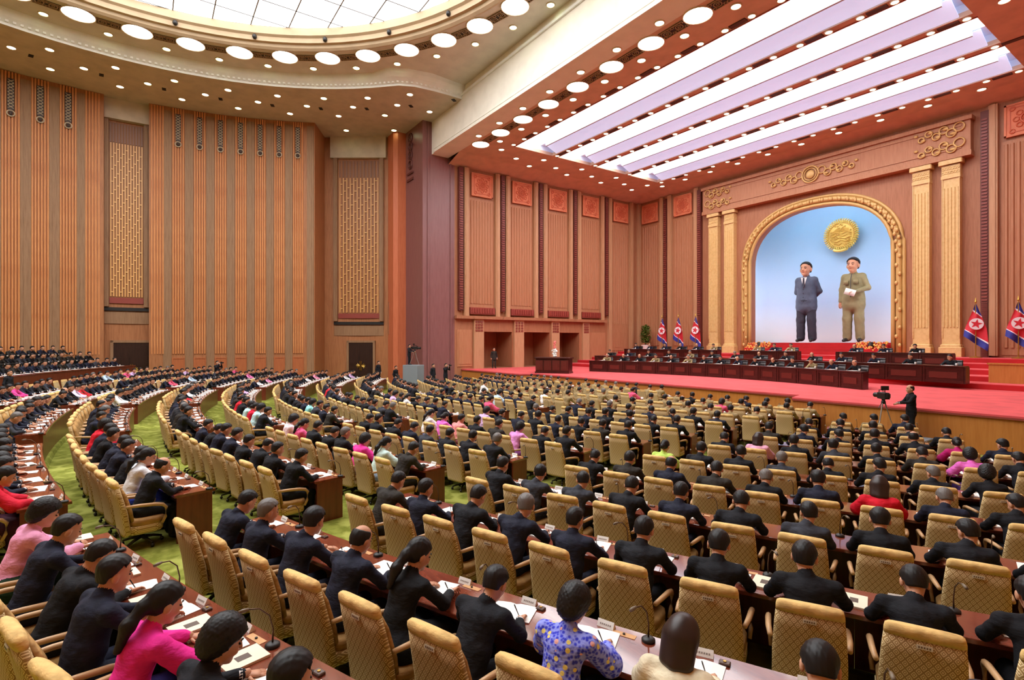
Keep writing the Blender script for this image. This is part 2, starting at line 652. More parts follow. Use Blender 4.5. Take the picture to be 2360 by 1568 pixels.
def relief_mesh(w, h):
    """carved square plaque: rim, scrolls; local: x across, -y out of the wall, z up"""
    a = MB().box(-w / 2, w / 2, -.07, 0, -h / 2, h / 2, 0)
    for s in (-1, 1):
        a.box(s * (w / 2 - .05) - .05, s * (w / 2 - .05) + .05, -.12, -.07, -h / 2, h / 2, 0)
        a.box(-w / 2, w / 2, -.12, -.07, s * (h / 2 - .05) - .05, s * (h / 2 - .05) + .05, 0)
        a.box(s * w * .37 - .025, s * w * .37 + .025, -.1, -.07, -h * .37, h * .37, 1)
        a.box(-w * .37, w * .37, -.1, -.07, s * h * .37 - .025, s * h * .37 + .025, 1)
    X = Matrix.Rotation(PI / 2, 4, 'X')
    a.torus(.3, .055, 18, 6, 1, Matrix.Translation((0, -.09, 0)) @ X)
    for k in range(8):
        t = PI / 4 * k
        a.torus(.13, .04, 10, 5, 1, Matrix.Translation((.5 * math.cos(t), -.09, .5 * math.sin(t))) @ X)
        a.ball((.17 * math.cos(t), -.1, .17 * math.sin(t)), (.06, .05, .06), 8, 5, 1)
    a.ball((0, -.1, 0), (.09, .08, .09), 8, 5, 1)
    for sx in (-1, 1):
        for sz in (-1, 1):
            a.torus(.12, .035, 10, 5, 1, Matrix.Translation((sx * .68, -.09, sz * .68)) @ X)
    return a.mesh('relief_plaque', [M_RELIEF, M_RELIEF2])


ME_RELIEF = relief_mesh(2.1, 1.95)
_b = MB().box(-.2, .2, -.02, .28, 0, 11.9, 0)
k = 0
while k * .2 < 11.3:
    _b.box(-.14, .14, -.07, -.02, .1 + k * .2, .21 + k * .2, 1)
    k += 1
ME_BEADS = _b.mesh('bead_strip', [M_BEAD, M_BEAD2])
_b = MB().box(-.22, .22, -.28, 0, 0, 12.45).box(-.12, .12, -.33, -.28, 0, 12.45)
ME_PIL = _b.mesh('pilaster', M_CREAM)


def stage_bay(root, M, low, z_low, w_panel=2.25):
    """one bay between bead strips, in wall coords (x along the wall, -y into the room)"""
    def put(name, me, x, y, z):
        o = link(name, me, root)
        o.matrix_local = M @ Matrix.Translation((x, y, z))
        return o
    put('relief_plaque', ME_RELIEF, 0, -.1, 16.9)
    f = MB().box(-w_panel / 2 - .1, w_panel / 2 + .1, -.04, 0, z_low, 15.75)
    fl = MB()
    fluted(fl, -.04, -w_panel / 2, w_panel / 2, z_low + .45, 15.55, 1, 'x', 8)
    o = f.obj('panel', M_STAGEP, root)
    o.matrix_local = M
    o = fl.obj('flutes', M_STAGEP, root)
    o.matrix_local = M
    o['kind'] = 'stuff'
    zp = 5.7 if low else z_low - .05
    for s in (-1, 1):
        o = link('pilaster', ME_PIL, root)
        o.matrix_local = M @ Matrix.Translation((s * 1.55, 0, zp)) @ Matrix.Scale((18.15 - zp) / 12.45, 4, (0, 0, 1))
    if low:
        lg = MB().box(-w_panel / 2 - .1, w_panel / 2 + .1, -.3, 0, z_low - .45, z_low + .12)
        for q in range(9):
            x = -w_panel / 2 + (q + .5) * w_panel / 9
            lg.box(x - .07, x + .07, -.36, -.3, z_low - .35, z_low + .05)
        o = lg.obj('maroon_ledge', M_MAROON, root)
        o.matrix_local = M


for s in (-1, 1):
    sw = MB().box(min(s * XW, s * (XW + .5)), max(s * XW, s * (XW + .5)), YP, YB, 5.6, ZWT + 1)
    # lower zone with three openings
    xo, xi = s * (XW + .5), s * XW
    segs = [(YP, 23.8), (26.75, 28.0), (31.0, 32.1), (34.7, YB)]
    for a, b in segs:
        sw.box(min(xo, xi), max(xo, xi), a, b, 0, 5.6)
    for a, b in ((23.8, 26.75), (28.0, 31.0), (32.1, 34.7)):
        sw.box(min(xo, xi), max(xo, xi), a, b, 4.45, 5.6)
        # passage behind the opening
        xq = s * (XW + 2.6)
        sw.box(min(xq, xq + s * .2), max(xq, xq + s * .2), a - .5, b + .5, 0, 4.8)
        sw.box(min(xo, xq), max(xo, xq), a - .3, a, 0, 4.8)
        sw.box(min(xo, xq), max(xo, xq), b, b + .3, 0, 4.8)
        sw.box(min(xo, xq), max(xo, xq), a, b, 4.45, 4.75)
        sw.box(min(xo, xq), max(xo, xq), a, b, ZST - .2, ZST)
    o = struct(sw.obj('wall_stage_left' if s < 0 else 'wall_stage_right', M_STAGEW),
               'panelled stage side wall with three doorways and carved plaques' if s < 0 else 'panelled stage side wall on the audience right', 'wall')
    if s > 0:
        continue
    Mw = Matrix.Translation((-XW, 0, 0)) @ Matrix.Rotation(PI / 2, 4, 'Z')   # local x -> +Y, local -y -> +X
    for i in range(5):
        y = BAYY[i] + 2.1
        stage_bay(o, Mw @ Matrix.Translation((y, 0, 0)), i < 4, 6.36 if i < 4 else 1.6)
        bs = link('bead_strip', ME_BEADS, o)
        bs.matrix_local = Mw @ Matrix.Translation((BAYY[i], -.28, 6.2))
        if i < 4:
            MB().box(-XW, -XW + .42, BAYY[i] - .1 if i else YP, BAYY[i] + 4.1, 5.5, 5.75).obj('cornice_ledge', M_STAGEW, o)
    for a, b in ((22.74, 23.7), (26.87, 27.92), (31.1, 32.05), (35.0, 35.85)):
        q = MB().box(-XW, -XW + .22, a, b, ZST, 5.5).obj('lower_pilaster', M_CREAM, o)
        c = MB()
        for r in range(4):
            for u in range(3):
                yy = a + .22 + u * (b - a - .44) / 2
                c.box(-XW + .22, -XW + .26, yy - .1, yy + .1, 4.45 + r * .24, 4.62 + r * .24)
        c.obj('carved_block', M_BEAD2, q)
    MB().box(-XW, -XW + .05, 21.2, 22.6, 1.5, 4.6).box(-XW + .05, -XW + .08, 21.35, 22.45, 1.7, 4.4).obj('side_panel', M_STAGEP, o)
    MB().box(-XW, -XW + .08, 36.0, 38.1, 1.5, 4.5).obj('side_panel', M_STAGEP, o)
    MB().box(-XW + .02, -XW + .14, 38.9, 41.1, 2.7, 5.4).box(-XW + .14, -XW + .17, 39.5, 40.5, 3.0, 4.6).obj('side_panel', M_STAGEP, o)

# back wall: wall with an arched opening
ARX, ARS, ART, ARN = 5.25, 9.9, 14.1, 2.3


def arch(hw, top, n=28, spring=ARS):
    pts = []
    for i in range(n + 1):
        t = PI * i / n
        c, sn = math.cos(t), math.sin(t)
        pts.append((math.copysign(abs(c) ** (2 / ARN), c) * hw, spring + (top - spring) * sn ** (2 / ARN)))
    return pts


bw = MB()
ap = arch(ARX, ART)
for y, flip in ((YB, 0), (YB + .6, 1)):
    bw.quad((-XW - .5, y, 0), (-ARX, y, 0), (-ARX, y, ARS), (-XW - .5, y, ARS))
    bw.quad((ARX, y, 0), (XW + .5, y, 0), (XW + .5, y, ARS), (ARX, y, ARS))
    for (xa, za), (xb, zb) in zip(ap[:-1], ap[1:]):
        bw.quad((xa, y, za), (xb, y, zb), (xb, y, ZWT + 1), (xa, y, ZWT + 1))
    bw.quad((-XW - .5, y, ARS), (-ARX, y, ARS), (-ARX, y, ZWT + 1), (-XW - .5, y, ZWT + 1))
    bw.quad((ARX, y, ARS), (XW + .5, y, ARS), (XW + .5, y, ZWT + 1), (ARX, y, ZWT + 1))
full = [(ARX, 0)] + ap + [(-ARX, 0)]
bw.strip([(x, YB, z) for x, z in full], [(x, YB + .6, z) for x, z in full])
wall_back = struct(bw.obj('wall_back', M_STAGEW), 'stage back wall with an arched niche, gilded columns and panels', 'wall')
for s in (-1, 1):
    for c in (12.3, 16.4):
        stage_bay(wall_back, Matrix.Translation((s * c, YB, 0)), False, ZBK + .15)
    for c in (10.36, 14.35):
        bs = link('bead_strip', ME_BEADS, wall_back)
        bs.matrix_local = Matrix.Translation((s * c, YB - .28, 6.0))
        bs = link('bead_strip', ME_BEADS, wall_back)
        bs.matrix_local = Matrix.Translation((s * c, YB - .26, ZBK)) @ Matrix.Scale(.3, 4, (0, 0, 1))
# gilded arch frame
fr = MB()
for hw, tp, r in ((ARX + .12, ART + .12, .14), (ARX + .48, ART + .45, .2), (ARX + .78, ART + .72, .12)):
    pts = [(hw, ZBK)] + [(hw, z) for z in (5, 7.5)] + arch(hw, tp) + [(-hw, z) for z in (7.5, 5)] + [(-hw, ZBK)]
    fr.tube([(x, YB - .05, z) for x, z in pts], r, 8)
fo = fr.obj('arch_frame', M_GOLD2, wall_back, True)
lv = MB()
pts = [(ARX + .48, z * .62 + 2.7) for z in range(0, 12)] + arch(ARX + .48, ART + .45, 60) + [(-ARX - .48, z * .62 + 2.7) for z in range(0, 12)]
for i, (x, z) in enumerate(pts):
    lv.ball((x + .1 * (1 if i % 2 else -1), YB - .25, z), (.12, .07, .16), 6, 4)
lo = lv.obj('leaf_garland', M_GOLD2, fo, True)
lo['kind'] = 'stuff'
# entablature with gilded scrolls
en = MB().box(-9.75, 9.75, YB - .55, YB, 15.4, 17.75).box(-9.85, 9.85, YB - .7, YB, 17.55, 17.8).box(-9.8, 9.8, YB - .62, YB, 15.4, 15.62)
en.box(-9.3, 9.3, YB - .6, YB - .55, 17.25, 17.35).box(-9.3, 9.3, YB - .6, YB - .55, 15.85, 15.95)
en.box(-9.8, 9.8, YB - .66, YB, 15.3, 15.4)
eo = en.obj('entablature', M_STAGEP, wall_back)
X = Matrix.Rotation(PI / 2, 4, 'X')


def scroll(b, x, z, sx, n, step, y=YB - .62):
    for i in range(n):
        r = .28 * (1 - .5 * i / n)
        q = Matrix.Translation((x + sx * step * i, y, z + .14 * (-1) ** i)) @ X
        b.torus(r, .05, 12, 5, 0, q)
        b.ball((x + sx * (step * i + .3), y, z - .2 * (-1) ** i), (.2 * (1 - .4 * i / n), .06, .1), 7, 4)


sc = MB()
sc.torus(.62, .07, 26, 6, 0, Matrix.Translation((0, YB - .62, 16.6)) @ X)
sc.torus(.46, .05, 24, 6, 0, Matrix.Translation((0, YB - .62, 16.6)) @ X)
sc.ball((0, YB - .62, 16.6), (.34, .1, .34), 12, 6)
for s in (-1, 1):
    scroll(sc, s * .85, 16.6, s, 6, .42)
sc.obj('centre_scroll', M_GOLD2, eo, True)
for s in (-1, 1):
    e = MB()
    scroll(e, s * 9.2, 17.1, -s, 6, .4)
    scroll(e, s * 9.2, 16.1, -s, 6, .4)
    e.obj('corner_scroll', M_GOLD2, eo, True)
# columns
cb = MB().bevbox(-.6, .6, -.62, 0, 0, .62, .03).bevbox(-.53, .53, -.55, 0, .62, .8, .05)
cb.box(-.47, .47, -.42, 0, .8, 11.5)
for i in range(5):
    x = -.36 + i * .18
    cb.prism([(x - .05, -.42), (x - .03, -.47), (x + .03, -.47), (x + .05, -.42)], 1.9, 10.9)
cb.box(-.47, -.41, -.47, -.42, 1.2, 11.5).box(.41, .47, -.47, -.42, 1.2, 11.5)
cb.box(-.5, .5, -.5, 0, 11.5, 11.7).box(-.48, .48, -.46, 0, 11.7, 12.35)
for r in range(2):
    for i in range(6):
        cb.torus(.07, .025, 8, 5, 0, Matrix.Translation((-.38 + i * .152, -.47, 11.88 + r * .26)) @ X)
cb.bevbox(-.62, .62, -.62, 0, 12.4, 12.72, .05)
ME_COL = cb.mesh('column', M_GOLD)
for x in (-8.72, -7.12, 7.12, 8.72):
    link('column', ME_COL, wall_back, (x, YB, ZBK))
# backdrop behind the arch
m = mat('painted_sky_backdrop', (150, 196, 240), .8, spec=.1)
nt = m.node_tree
sp = nt.nodes.new('ShaderNodeSeparateXYZ')
nt.links.new(coords(nt), sp.inputs[0])
f1 = ramp(nt, sp.outputs['Z'], 4.0, 7.0)
f2 = ramp(nt, sp.outputs['Z'], 7.0, 13.5)
c = mix_rgb(nt, srgb(228, 236, 246), srgb(182, 208, 242), f1)
c = mix_rgb(nt, c, srgb(148, 206, 250), f2)
nt.links.new(c, nt.nodes['Principled BSDF'].inputs['Base Color'])
bd = MB()
n = 24
A = [(-11 + 22 * i / n, 48.4 - 4.3 * abs(-1 + 2 * i / n) ** 4) for i in range(n + 1)]
bd.strip([(x, y, 2.6) for x, y in A], [(x, y, 17.5) for x, y in A])
bd.strip([(x, y + .2, 2.6) for x, y in A], [(x, y + .2, 17.5) for x, y in A])
bd.box(-11, 11, YB + .6, 48.6, 17.5, 17.7)
struct(bd.obj('wall_backdrop', m), 'pale blue painted sky backdrop inside the arch', 'wall')

# --- audience ceiling: soffit, cornice, upper ring, skylight
low, up = [], []
S_low = [(-13.1, 18.9), (-13.1, 17.8), (-13.13, 16.7), (-13.3, 15.3), (-13.75, 14.3)]
S_up = [(-12.6, 18.9), (-12.5, 17.6), (-12.36, 16.2), (-12.7, 14.6), (-13.4, 13.3)]
for i in range(0, 37):
    a = math.radians(46 - 136 * i / 36)
    low.append((-20.4 * math.cos(a), DCY + 20.4 * math.sin(a)))
    a2 = math.radians(43 - 133 * i / 36)
    up.append((-19.95 * math.cos(a2), DCY + 19.95 * math.sin(a2)))
low = S_low + low
up = S_up + up
low = low + [(-x, y) for x, y in reversed(low[:-1])]
up = up + [(-x, y) for x, y in reversed(up[:-1])]
so = MB()
outer = []
for x, y in low:
    d = Vector((x, y - DCY)).normalized() * 32.5
    px, py = d.x, d.y + DCY
    if py > 20.9:
        px, py = x + (px - x) * (20.9 - y) / (py - y), 20.9
    outer.append((px, py))
outer[0], outer[-1] = (-13.1, 20.9), (13.1, 20.9)
so.strip([(x, y, ZS) for x, y in low], [(x, y, ZS) for x, y in outer])
so.strip([(x, y, ZS + .3) for x, y in low], [(x, y, ZS + .3) for x, y in outer])
ceil = struct(so.obj('ceiling', M_SOFFIT), 'beige soffit ring dotted with downlights above the seating', 'ceiling')
co = MB()
prof = [(0, 0), (-.02, .12), (.0, .2), (.25, .32), (.6, .5), (.85, .72), (1, 1)]


def cov(t, h):
    return [(lx + (ux - lx) * t, ly + (uy - ly) * t, ZS + (ZU - ZS) * h) for (lx, ly), (ux, uy) in zip(low, up)]


for (t0, h0), (t1, h1) in zip(prof[:-1], prof[1:]):
    co.strip(cov(t0, h0), cov(t1, h1))
cornice = co.obj('cornice', M_WHITE, ceil, True)
dn = MB()
line = cov(.1, .28)
acc = 0
for a, b in zip(line[:-1], line[1:]):
    a, b = Vector(a), Vector(b)
    L = (b - a).length
    t = (b - a) / L
    nrm = Vector((-t.y, t.x, 0))
    if nrm.dot(Vector((0, DCY, 0)) - a) < 0:
        nrm = -nrm
    while acc < L:
        p = a + t * acc
        if in_view(p):
            M = Matrix(((t.x, nrm.x, 0, p.x), (t.y, nrm.y, 0, p.y), (0, 0, 1, p.z), (0, 0, 0, 1)))
            dn.box(-.07, .07, -.05, .1, -.06, .1, 0, M)
            dn.ball((0, .02, .2), (.09, .1, .1), 6, 4, 0, M)
        acc += .32
    acc -= L
d = dn.obj('dentils', M_WHITE, cornice)
d['kind'] = 'stuff'
ur = MB()
uo = [(x, min(y, 18.9)) for x, y in up]
NR = 96


def cpt(R, i, z, n=NR):
    a = 2 * PI * i / n
    return (R * math.cos(a), DCY + R * math.sin(a), z)


inner = []
for x, y in up:
    a = math.atan2(y - DCY, x)
    inner.append((16.9 * math.cos(a), DCY + 16.9 * math.sin(a)))
ur.strip([(x, y, ZU) for x, y in uo], [(x, y, ZU) for x, y in inner])
a0, a1 = math.atan2(inner[-1][1] - DCY, inner[-1][0]), math.atan2(inner[0][1] - DCY, inner[0][0])
fan = [(16.9 * math.cos(a0 + (a1 - a0) * i / 30), DCY + 16.9 * math.sin(a0 + (a1 - a0) * i / 30)) for i in range(31)]
ur.strip([(x, y, ZU) for x, y in fan], [(12.6 - 25.2 * i / 30, 18.9, ZU) for i in range(31)])
ur.obj('upper_ring', plaster('upper_ring_plaster', (228, 219, 206), .03), ceil)
mo = MB()
prof = [(16.95, ZU + .01), (16.9, ZU - .12), (16.75, ZU - .16), (16.6, ZU - .05), (16.55, ZU + .12), (16.35, ZU + .14), (16.3, ZU + .4), (16.15, ZU + .5), (16.1, ZSK + .02)]
for (r0, z0), (r1, z1) in zip(prof[:-1], prof[1:]):
    mo.strip([cpt(r0, i, z0) for i in range(NR + 1)], [cpt(r1, i, z1) for i in range(NR + 1)])
mo.obj('skylight_moulding', plaster('moulding', (206, 180, 146), .03), ceil, True)
rv = MB().lathe([(.05, 0), (.05, .05)], 8)
for i in range(24):
    a = 2 * PI * (i + .5) / 24
    q = (16.25 * math.cos(a), DCY + 16.25 * math.sin(a), ZU + .3)
    if in_view(q, 60):
        o = MB().ball((0, 0, 0), (.14, .14, .16), 8, 5).lathe([(.05, -.1), (.09, .1)], 8).obj('sprinkler_boss', M_DARK, ceil, True, q)


def clip_circle(poly, R):
    out = [(x, y) for x, y in poly]
    n = 64
    for i in range(n):
        a = 2 * PI * (i + .5) / n
        nx, ny, dd = math.cos(a), math.sin(a), R
        res = []
        for (x0, y0), (x1, y1) in zip(out, out[1:] + out[:1]):
            s0, s1 = nx * x0 + ny * y0 - dd, nx * x1 + ny * y1 - dd
            if s0 <= 0:
                res.append((x0, y0))
            if s0 * s1 < 0:
                t = s0 / (s0 - s1)
                res.append((x0 + (x1 - x0) * t, y0 + (y1 - y0) * t))
        out = res
        if len(out) < 3:
            return []
    return out


sky = struct(link('skylight', None, None, (0, DCY, ZSK)), 'large round luminous skylight of white glass panes', 'skylight')
g = 2.0
fb = MB()
for i in range(-9, 9):
    for j in range(-9, 9):
        q = clip_circle([(i * g + .012, j * g + .012), (i * g + g - .012, j * g + .012), (i * g + g - .012, j * g + g - .012), (i * g + .012, j * g + g - .012)], 16.1)
        if len(q) < 3:
            continue
        MB().prism(q, .04, .1).obj('pane', M_SKYL, sky)
for i in range(-8, 9):
    h = math.sqrt(16.1 ** 2 - (i * g) ** 2)
    MB().box(i * g - .035, i * g + .035, -h, h, .03, .12).obj('glazing_bar', M_FRAME, sky)
    MB().box(-h, h, i * g - .035, i * g + .035, .03, .12).obj('glazing_bar', M_FRAME, sky)
MB().lathe([(16.4, .3), (16.4, .5)], 48).obj('roof_deck', M_WHITE, sky)

# --- stage ceiling with four luminous troughs
TR = [(23.4, 27.15), (27.65, 31.35), (31.85, 35.55), (36.05, 39.85)]
XC = 12.8
sc_ = MB()
ys = [18.9] + [v for t in TR for v in t] + [41.7]
for i in range(0, len(ys), 2):
    sc_.box(-16.2, 16.2, ys[i] if i else 20.4, ys[i + 1], ZCE, ZCE + .25)
for a, b in TR:
    for s in (-1, 1):
        x0, x1 = sorted((s * XC, s * 16.2))
        sc_.box(x0, x1, a, b, ZCE, ZCE + .25)
# sloping coves to the walls
sc_.quad((-16.2, 20.4, ZCE), (-16.2, 41.7, ZCE), (-XW, YB, ZWT), (-XW, 20.4, ZWT))
sc_.quad((16.2, 20.4, ZCE), (XW, 20.4, ZWT), (XW, YB, ZWT), (16.2, 41.7, ZCE))
sc_.quad((-16.2, 41.7, ZCE), (16.2, 41.7, ZCE), (XW, YB, ZWT), (-XW, YB, ZWT))
sceil = struct(sc_.obj('ceiling', M_STCEIL), 'rosy stage ceiling with four long luminous troughs', 'ceiling')
MB().box(-XW - .4, XW + .4, 20.4, YB + .5, ZCE + 1.75, ZCE + 2.0).obj('roof_deck', M_WHITE, sceil)
ME_LP = MB().box(-.785, .785, -1.19, 1.19, 0, .05).mesh('light_panel', M_COFL)
for a, b in TR:
    t = MB()
    zt = ZCE + .55
    t.box(-XC - .1, XC + .1, a - .1, a, ZCE + .25, zt + .1)
    t.box(-XC - .1, XC + .1, b, b + .1, ZCE + .25, zt + .1)
    t.box(-XC - .1, -XC, a, b, ZCE + .25, zt + .1)
    t.box(XC, XC + .1, a, b, ZCE + .25, zt + .1)
    t.box(-XC, XC, a, b, zt + .06, zt + .2)
    tr = t.obj('trough', M_BAFFLE, sceil)
    MB().box(-XC + .8, XC - .8, a + 2.42, a + 2.55, ZCE + .3, zt + .06).obj('baffle', mat('baffle_grey', (200, 204, 216), .7), sceil)
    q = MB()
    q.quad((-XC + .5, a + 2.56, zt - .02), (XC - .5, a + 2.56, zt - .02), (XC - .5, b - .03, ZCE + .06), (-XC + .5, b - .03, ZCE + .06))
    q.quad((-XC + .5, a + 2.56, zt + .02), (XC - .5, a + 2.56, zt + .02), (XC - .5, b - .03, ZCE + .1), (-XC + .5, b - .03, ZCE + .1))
    q.obj('side_slope_glow', M_COFS, tr)  # sloped far face, its own glow imitates bounced panel light
    n = 16
    for i in range(n):
        x = -XC + (i + .5) * 2 * XC / n
        o = link('light_panel', ME_LP, tr, (x, a + 1.22, zt))
    MB().box(-XC - .05, XC + .05, a - .06, a, ZCE - .05, ZCE + .25).obj('edge_trim', mat('trough_trim', (170, 84, 70), .4), sceil)

# --- floor: gentle terraces following the rows
ZK = {-4: .76, -3: .66, -2: .56, -1: .46, 0: .36, 1: .26, 2: .16, 3: .08, 4: .02}


def zrow(k):
    return ZK.get(k, 0.0 if k > 4 else .76)


def rrow(k):
    if k >= 11:
        return 110.0
    if k == 10:
        return 60.0
    return 45 - 2.07 * min(k, 5)


def y0row(k):
    return -1.77 + 2.07 * k + (.3 if k == -1 else .35 if k == -2 else 0)


def yrow(k, x):
    R = rrow(k)
    return y0row(k) + R - math.sqrt(R * R - x * x)


fl = MB()
XS = [-27.5 + 55 * i / 44 for i in range(45)]
lines = [([(x, -31.0, .76) for x in XS])]
for k in range(-4, 6):
    z = zrow(k)
    lines.append([(x, yrow(k, x) - .42, z) for x in XS])
    lines.append([(x, yrow(k, x) + 1.3, z) for x in XS])
lines.append([(x, max(24.5, yrow(5, x) + 2), 0) for x in XS])
for a, b in zip(lines[:-1], lines[1:]):
    fl.strip(a, b)
fl.box(-31, 31, -31, 25, -.5, -.1)
floor = struct(fl.obj('floor', M_CARPET), 'green patterned carpet of the seating floor', 'floor')

# --- stage platform and steps
st = MB()
front = [(-XW, 21.6), (-9.6, 21.6), (-9.3, 22.8), (9.3, 22.8), (9.6, 21.6), (XW, 21.6)]
stage = struct(link('stage', None), 'broad stage platform covered in red carpet', 'stage')
poly = front + [(XW, YB), (-XW, YB)]
MB().prism(poly, ZST - .06, ZST).obj('carpet', M_RED, stage)
for (xa, ya), (xb, yb) in zip(front[:-1], front[1:]):
    L = math.hypot(xb - xa, yb - ya)
    n = max(1, round(L / 2.4))
    for i in range(n):
        p = (xa + (xb - xa) * i / n, ya + (yb - ya) * i / n)
        q = (xa + (xb - xa) * (i + 1) / n, ya + (yb - ya) * (i + 1) / n)
        MB().prism([(p[0], p[1] + .05), (q[0], q[1] + .05), (q[0], q[1] + .2), (p[0], p[1] + .2)], -.05, ZST - .06).obj('riser_panel', M_RISER, stage)
    MB().prism([(xa, ya - .03), (xb, yb - .03), (xb, yb + .1), (xa, ya + .1)], ZST - .12, ZST - .061).obj('nosing', M_MAROON, stage)
steps = [32.7, 34.5, 36.3, 38.1, 39.9]
for i, y in enumerate(steps):
    z = ZST + .26 * (i + 1)
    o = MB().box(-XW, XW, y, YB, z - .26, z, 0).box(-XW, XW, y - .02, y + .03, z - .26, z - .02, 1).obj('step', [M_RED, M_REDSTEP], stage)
# stair up to the niche
for i in range(4):
    z0 = ZBK + .225 * i
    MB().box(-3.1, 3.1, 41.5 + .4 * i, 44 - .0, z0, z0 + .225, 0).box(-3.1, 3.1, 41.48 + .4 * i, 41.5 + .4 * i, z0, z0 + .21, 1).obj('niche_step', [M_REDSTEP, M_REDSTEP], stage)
MB().box(-ARX, ARX, 43.0, 48.3, ZBK, ZBK + .895).obj('niche_floor', M_REDSTEP, stage)
# ------------------------------------------------------------------ lamps
def lamp_meshes(r, lens):
    rim = MB().torus(r + .03, .035, 20, 6)
    le = MB().lathe([(r, .02), (r * .98, -.01), (r * .6, -.03), (.01, -.035)], 20)
    return rim.mesh('rim', mat('lamp_rim', (225, 205, 175), .4)), le.mesh('lens', lens, True)


BIG = lamp_meshes(.76, M_DISC)
BIG2 = lamp_meshes(.64, M_DISC)
SM = lamp_meshes(.2, M_SPOT)
SMG = lamp_meshes(.2, M_SPOTG)
SMB = lamp_meshes(.145, M_SPOT)


def lamp(kind, p, name, label, group):
    if not in_view(p, 500) and kind not in (BIG,):
        return
    t = thing(name, label, 'lamp', p, 0, group)
    link('rim', kind[0], t)
    link('lens', kind[1], t)


def lattice(L, W):
    b = MB().box(-L / 2, L / 2, -W / 2, W / 2, -.01, .02, 0)
    b.box(-L / 2, L / 2, -W / 2, -W / 2 + .04, -.05, -.01, 1).box(-L / 2, L / 2, W / 2 - .04, W / 2, -.05, -.01, 1)
    n = max(2, round(L / W))
    for i in range(n):
        x = -L / 2 + L * (i + .5) / n
        b.torus(W * .3, .028, 12, 5, 1, Matrix.Translation((x, 0, -.03)))
        b.torus(W * .12, .022, 8, 5, 1, Matrix.Translation((x, 0, -.03)))
        for sx in (-1, 1):
            for sy in (-1, 1):
                b.torus(W * .13, .022, 8, 5, 1, Matrix.Translation((x + sx * L / n * .38, sy * W * .33, -.03)))
    return b.mesh('lattice_panel', [mat('lattice_dark', (52, 44, 38), .6), mat('lattice_pale', (168, 140, 110), .6)])


ME_L1 = lattice(1.15, .62)
ME_L2 = lattice(1.4, .6)
for i in range(41):
    a = math.radians(180 - .9 - 8.78 * i)
    p = (17.8 * math.cos(a), DCY + 17.8 * math.sin(a), ZU - .03)
    k = 11 - i if i <= 10 else (i - 10 if i < 31 else 52 - i)       # counted from the middle of the beam
    side = 'pier side' if (i <= 10 or i >= 31) else 'opposite side'
    lamp(BIG, p, 'ceiling_lamp', '%s large ring lamp around the skylight from the beam middle, %s' % (ORD[max(1, min(k, 30))], side), 'ring of large lamps around the skylight')
    b = a - math.radians(4.39)
    q = (17.8 * math.cos(b), DCY + 17.8 * math.sin(b), ZU - .02)
    if in_view(q):
        link('lattice_panel', ME_L1, ceil, q, b + PI / 2)
    q = (19.15 * math.cos(b), DCY + 19.15 * math.sin(b), ZU - .02)
    if q[1] < 18.5:
        lamp(SMG, q, 'downlight', 'small downlight outside the skylight ring, beside the %s large lamp, %s' % (ORD[max(1, min(k, 30))], side), 'small downlights outside the lamp ring')
for R, off, nm in ((21.8, 6.0, 0), (23.2, 10.4, 1), (24.8, 6.6, 2)):
    n = 0
    for i in range(9, -9, -1):
        a = off + 8.45 * (i - 3)
        if a > 52:
            continue
        n += 1
        p = (-R * math.cos(math.radians(a)), DCY + R * math.sin(math.radians(a)), ZS - .02)
        lamp(SMG if (i + nm) % 3 == 0 else SM, p, 'downlight',
             '%s soffit downlight from the orange pillar, %s' % (ORD[n], ['row next to the white cornice', 'middle row', 'row next to the ribbed wall'][nm]),
             ['soffit downlights by the cornice', 'soffit downlights in the middle row', 'soffit downlights near the wall'][nm])
for k, p in enumerate(((-23.55, 13.69), (-23.63, 16.23), (-21.29, 16.99))):
    lamp(SMG, (p[0], p[1], ZS - .02), 'downlight', 'small downlight above the recess, %s from the orange pillar' % ORD[3 - k], 'downlights above the recess')
vent = MB().box(-.2, .2, -.12, .12, -.03, .02).mesh('air_vent', M_DARK)
for i in range(-3, 8):
    a = math.radians(4.2 + 8.45 * i)
    link('air_vent', vent, ceil, (-23.6 * math.cos(a), DCY + 23.6 * math.sin(a), ZS), -a)
ZC2 = ZCE - .02
slot = MB().box(-.42, .42, -.14, .14, -.03, .02).mesh('vent_slot', mat('slot_dark', (84, 50, 42), .6))
for i in range(-5, 6):
    x = 2.78 * i
    lamp(BIG2, (x, 21.0, ZC2), 'ceiling_lamp', '%s large stage lamp from the doorway wall, row behind the cream beam' % ORD[i + 6], 'row of large lamps behind the beam')
    if i < 5:
        link('lattice_panel', ME_L2, sceil, (x + 1.39, 21.0, ZC2))
        for y, w_ in ((20.0, 'between beam and large lamps'), (21.85, 'between large lamps and troughs')):
            lamp(SM, (x + 1.39, y, ZC2), 'downlight', '%s small downlight from the doorway wall, %s' % (ORD[i + 6], w_), 'downlights ' + w_)
for r, y in enumerate((23.1, 27.4, 31.6, 35.8, 40.1)):
    for i in range(-9, 10):
        lamp(SMB, (1.39 * i, y, ZC2), 'downlight', '%s small downlight from the doorway wall, %s ceiling rib behind the beam' % (ORD[i + 10], ORD[r + 1]), 'downlights on the %s stage ceiling rib' % ORD[r + 1])
        if (i + r) % 2 == 0:
            link('vent_slot', slot, sceil, (1.39 * i + .69, y, ZC2))
for s in (-1, 1):
    for i in range(5):
        for c_, (dx, dy) in enumerate(((13.9, 22.9), (14.9, 25.0), (15.8, 27.0))):
            y = dy + 4.2 * i
            if y < 41:
                lamp(SM, (s * dx, y, ZC2), 'downlight', '%s small downlight behind the beam, %s column from the troughs, %s edge' % (ORD[i + 1], ORD[c_ + 1], 'doorway wall' if s < 0 else 'opposite'),
                     'downlights along the stage side wall' if s < 0 else 'downlights on the opposite edge of the stage ceiling')
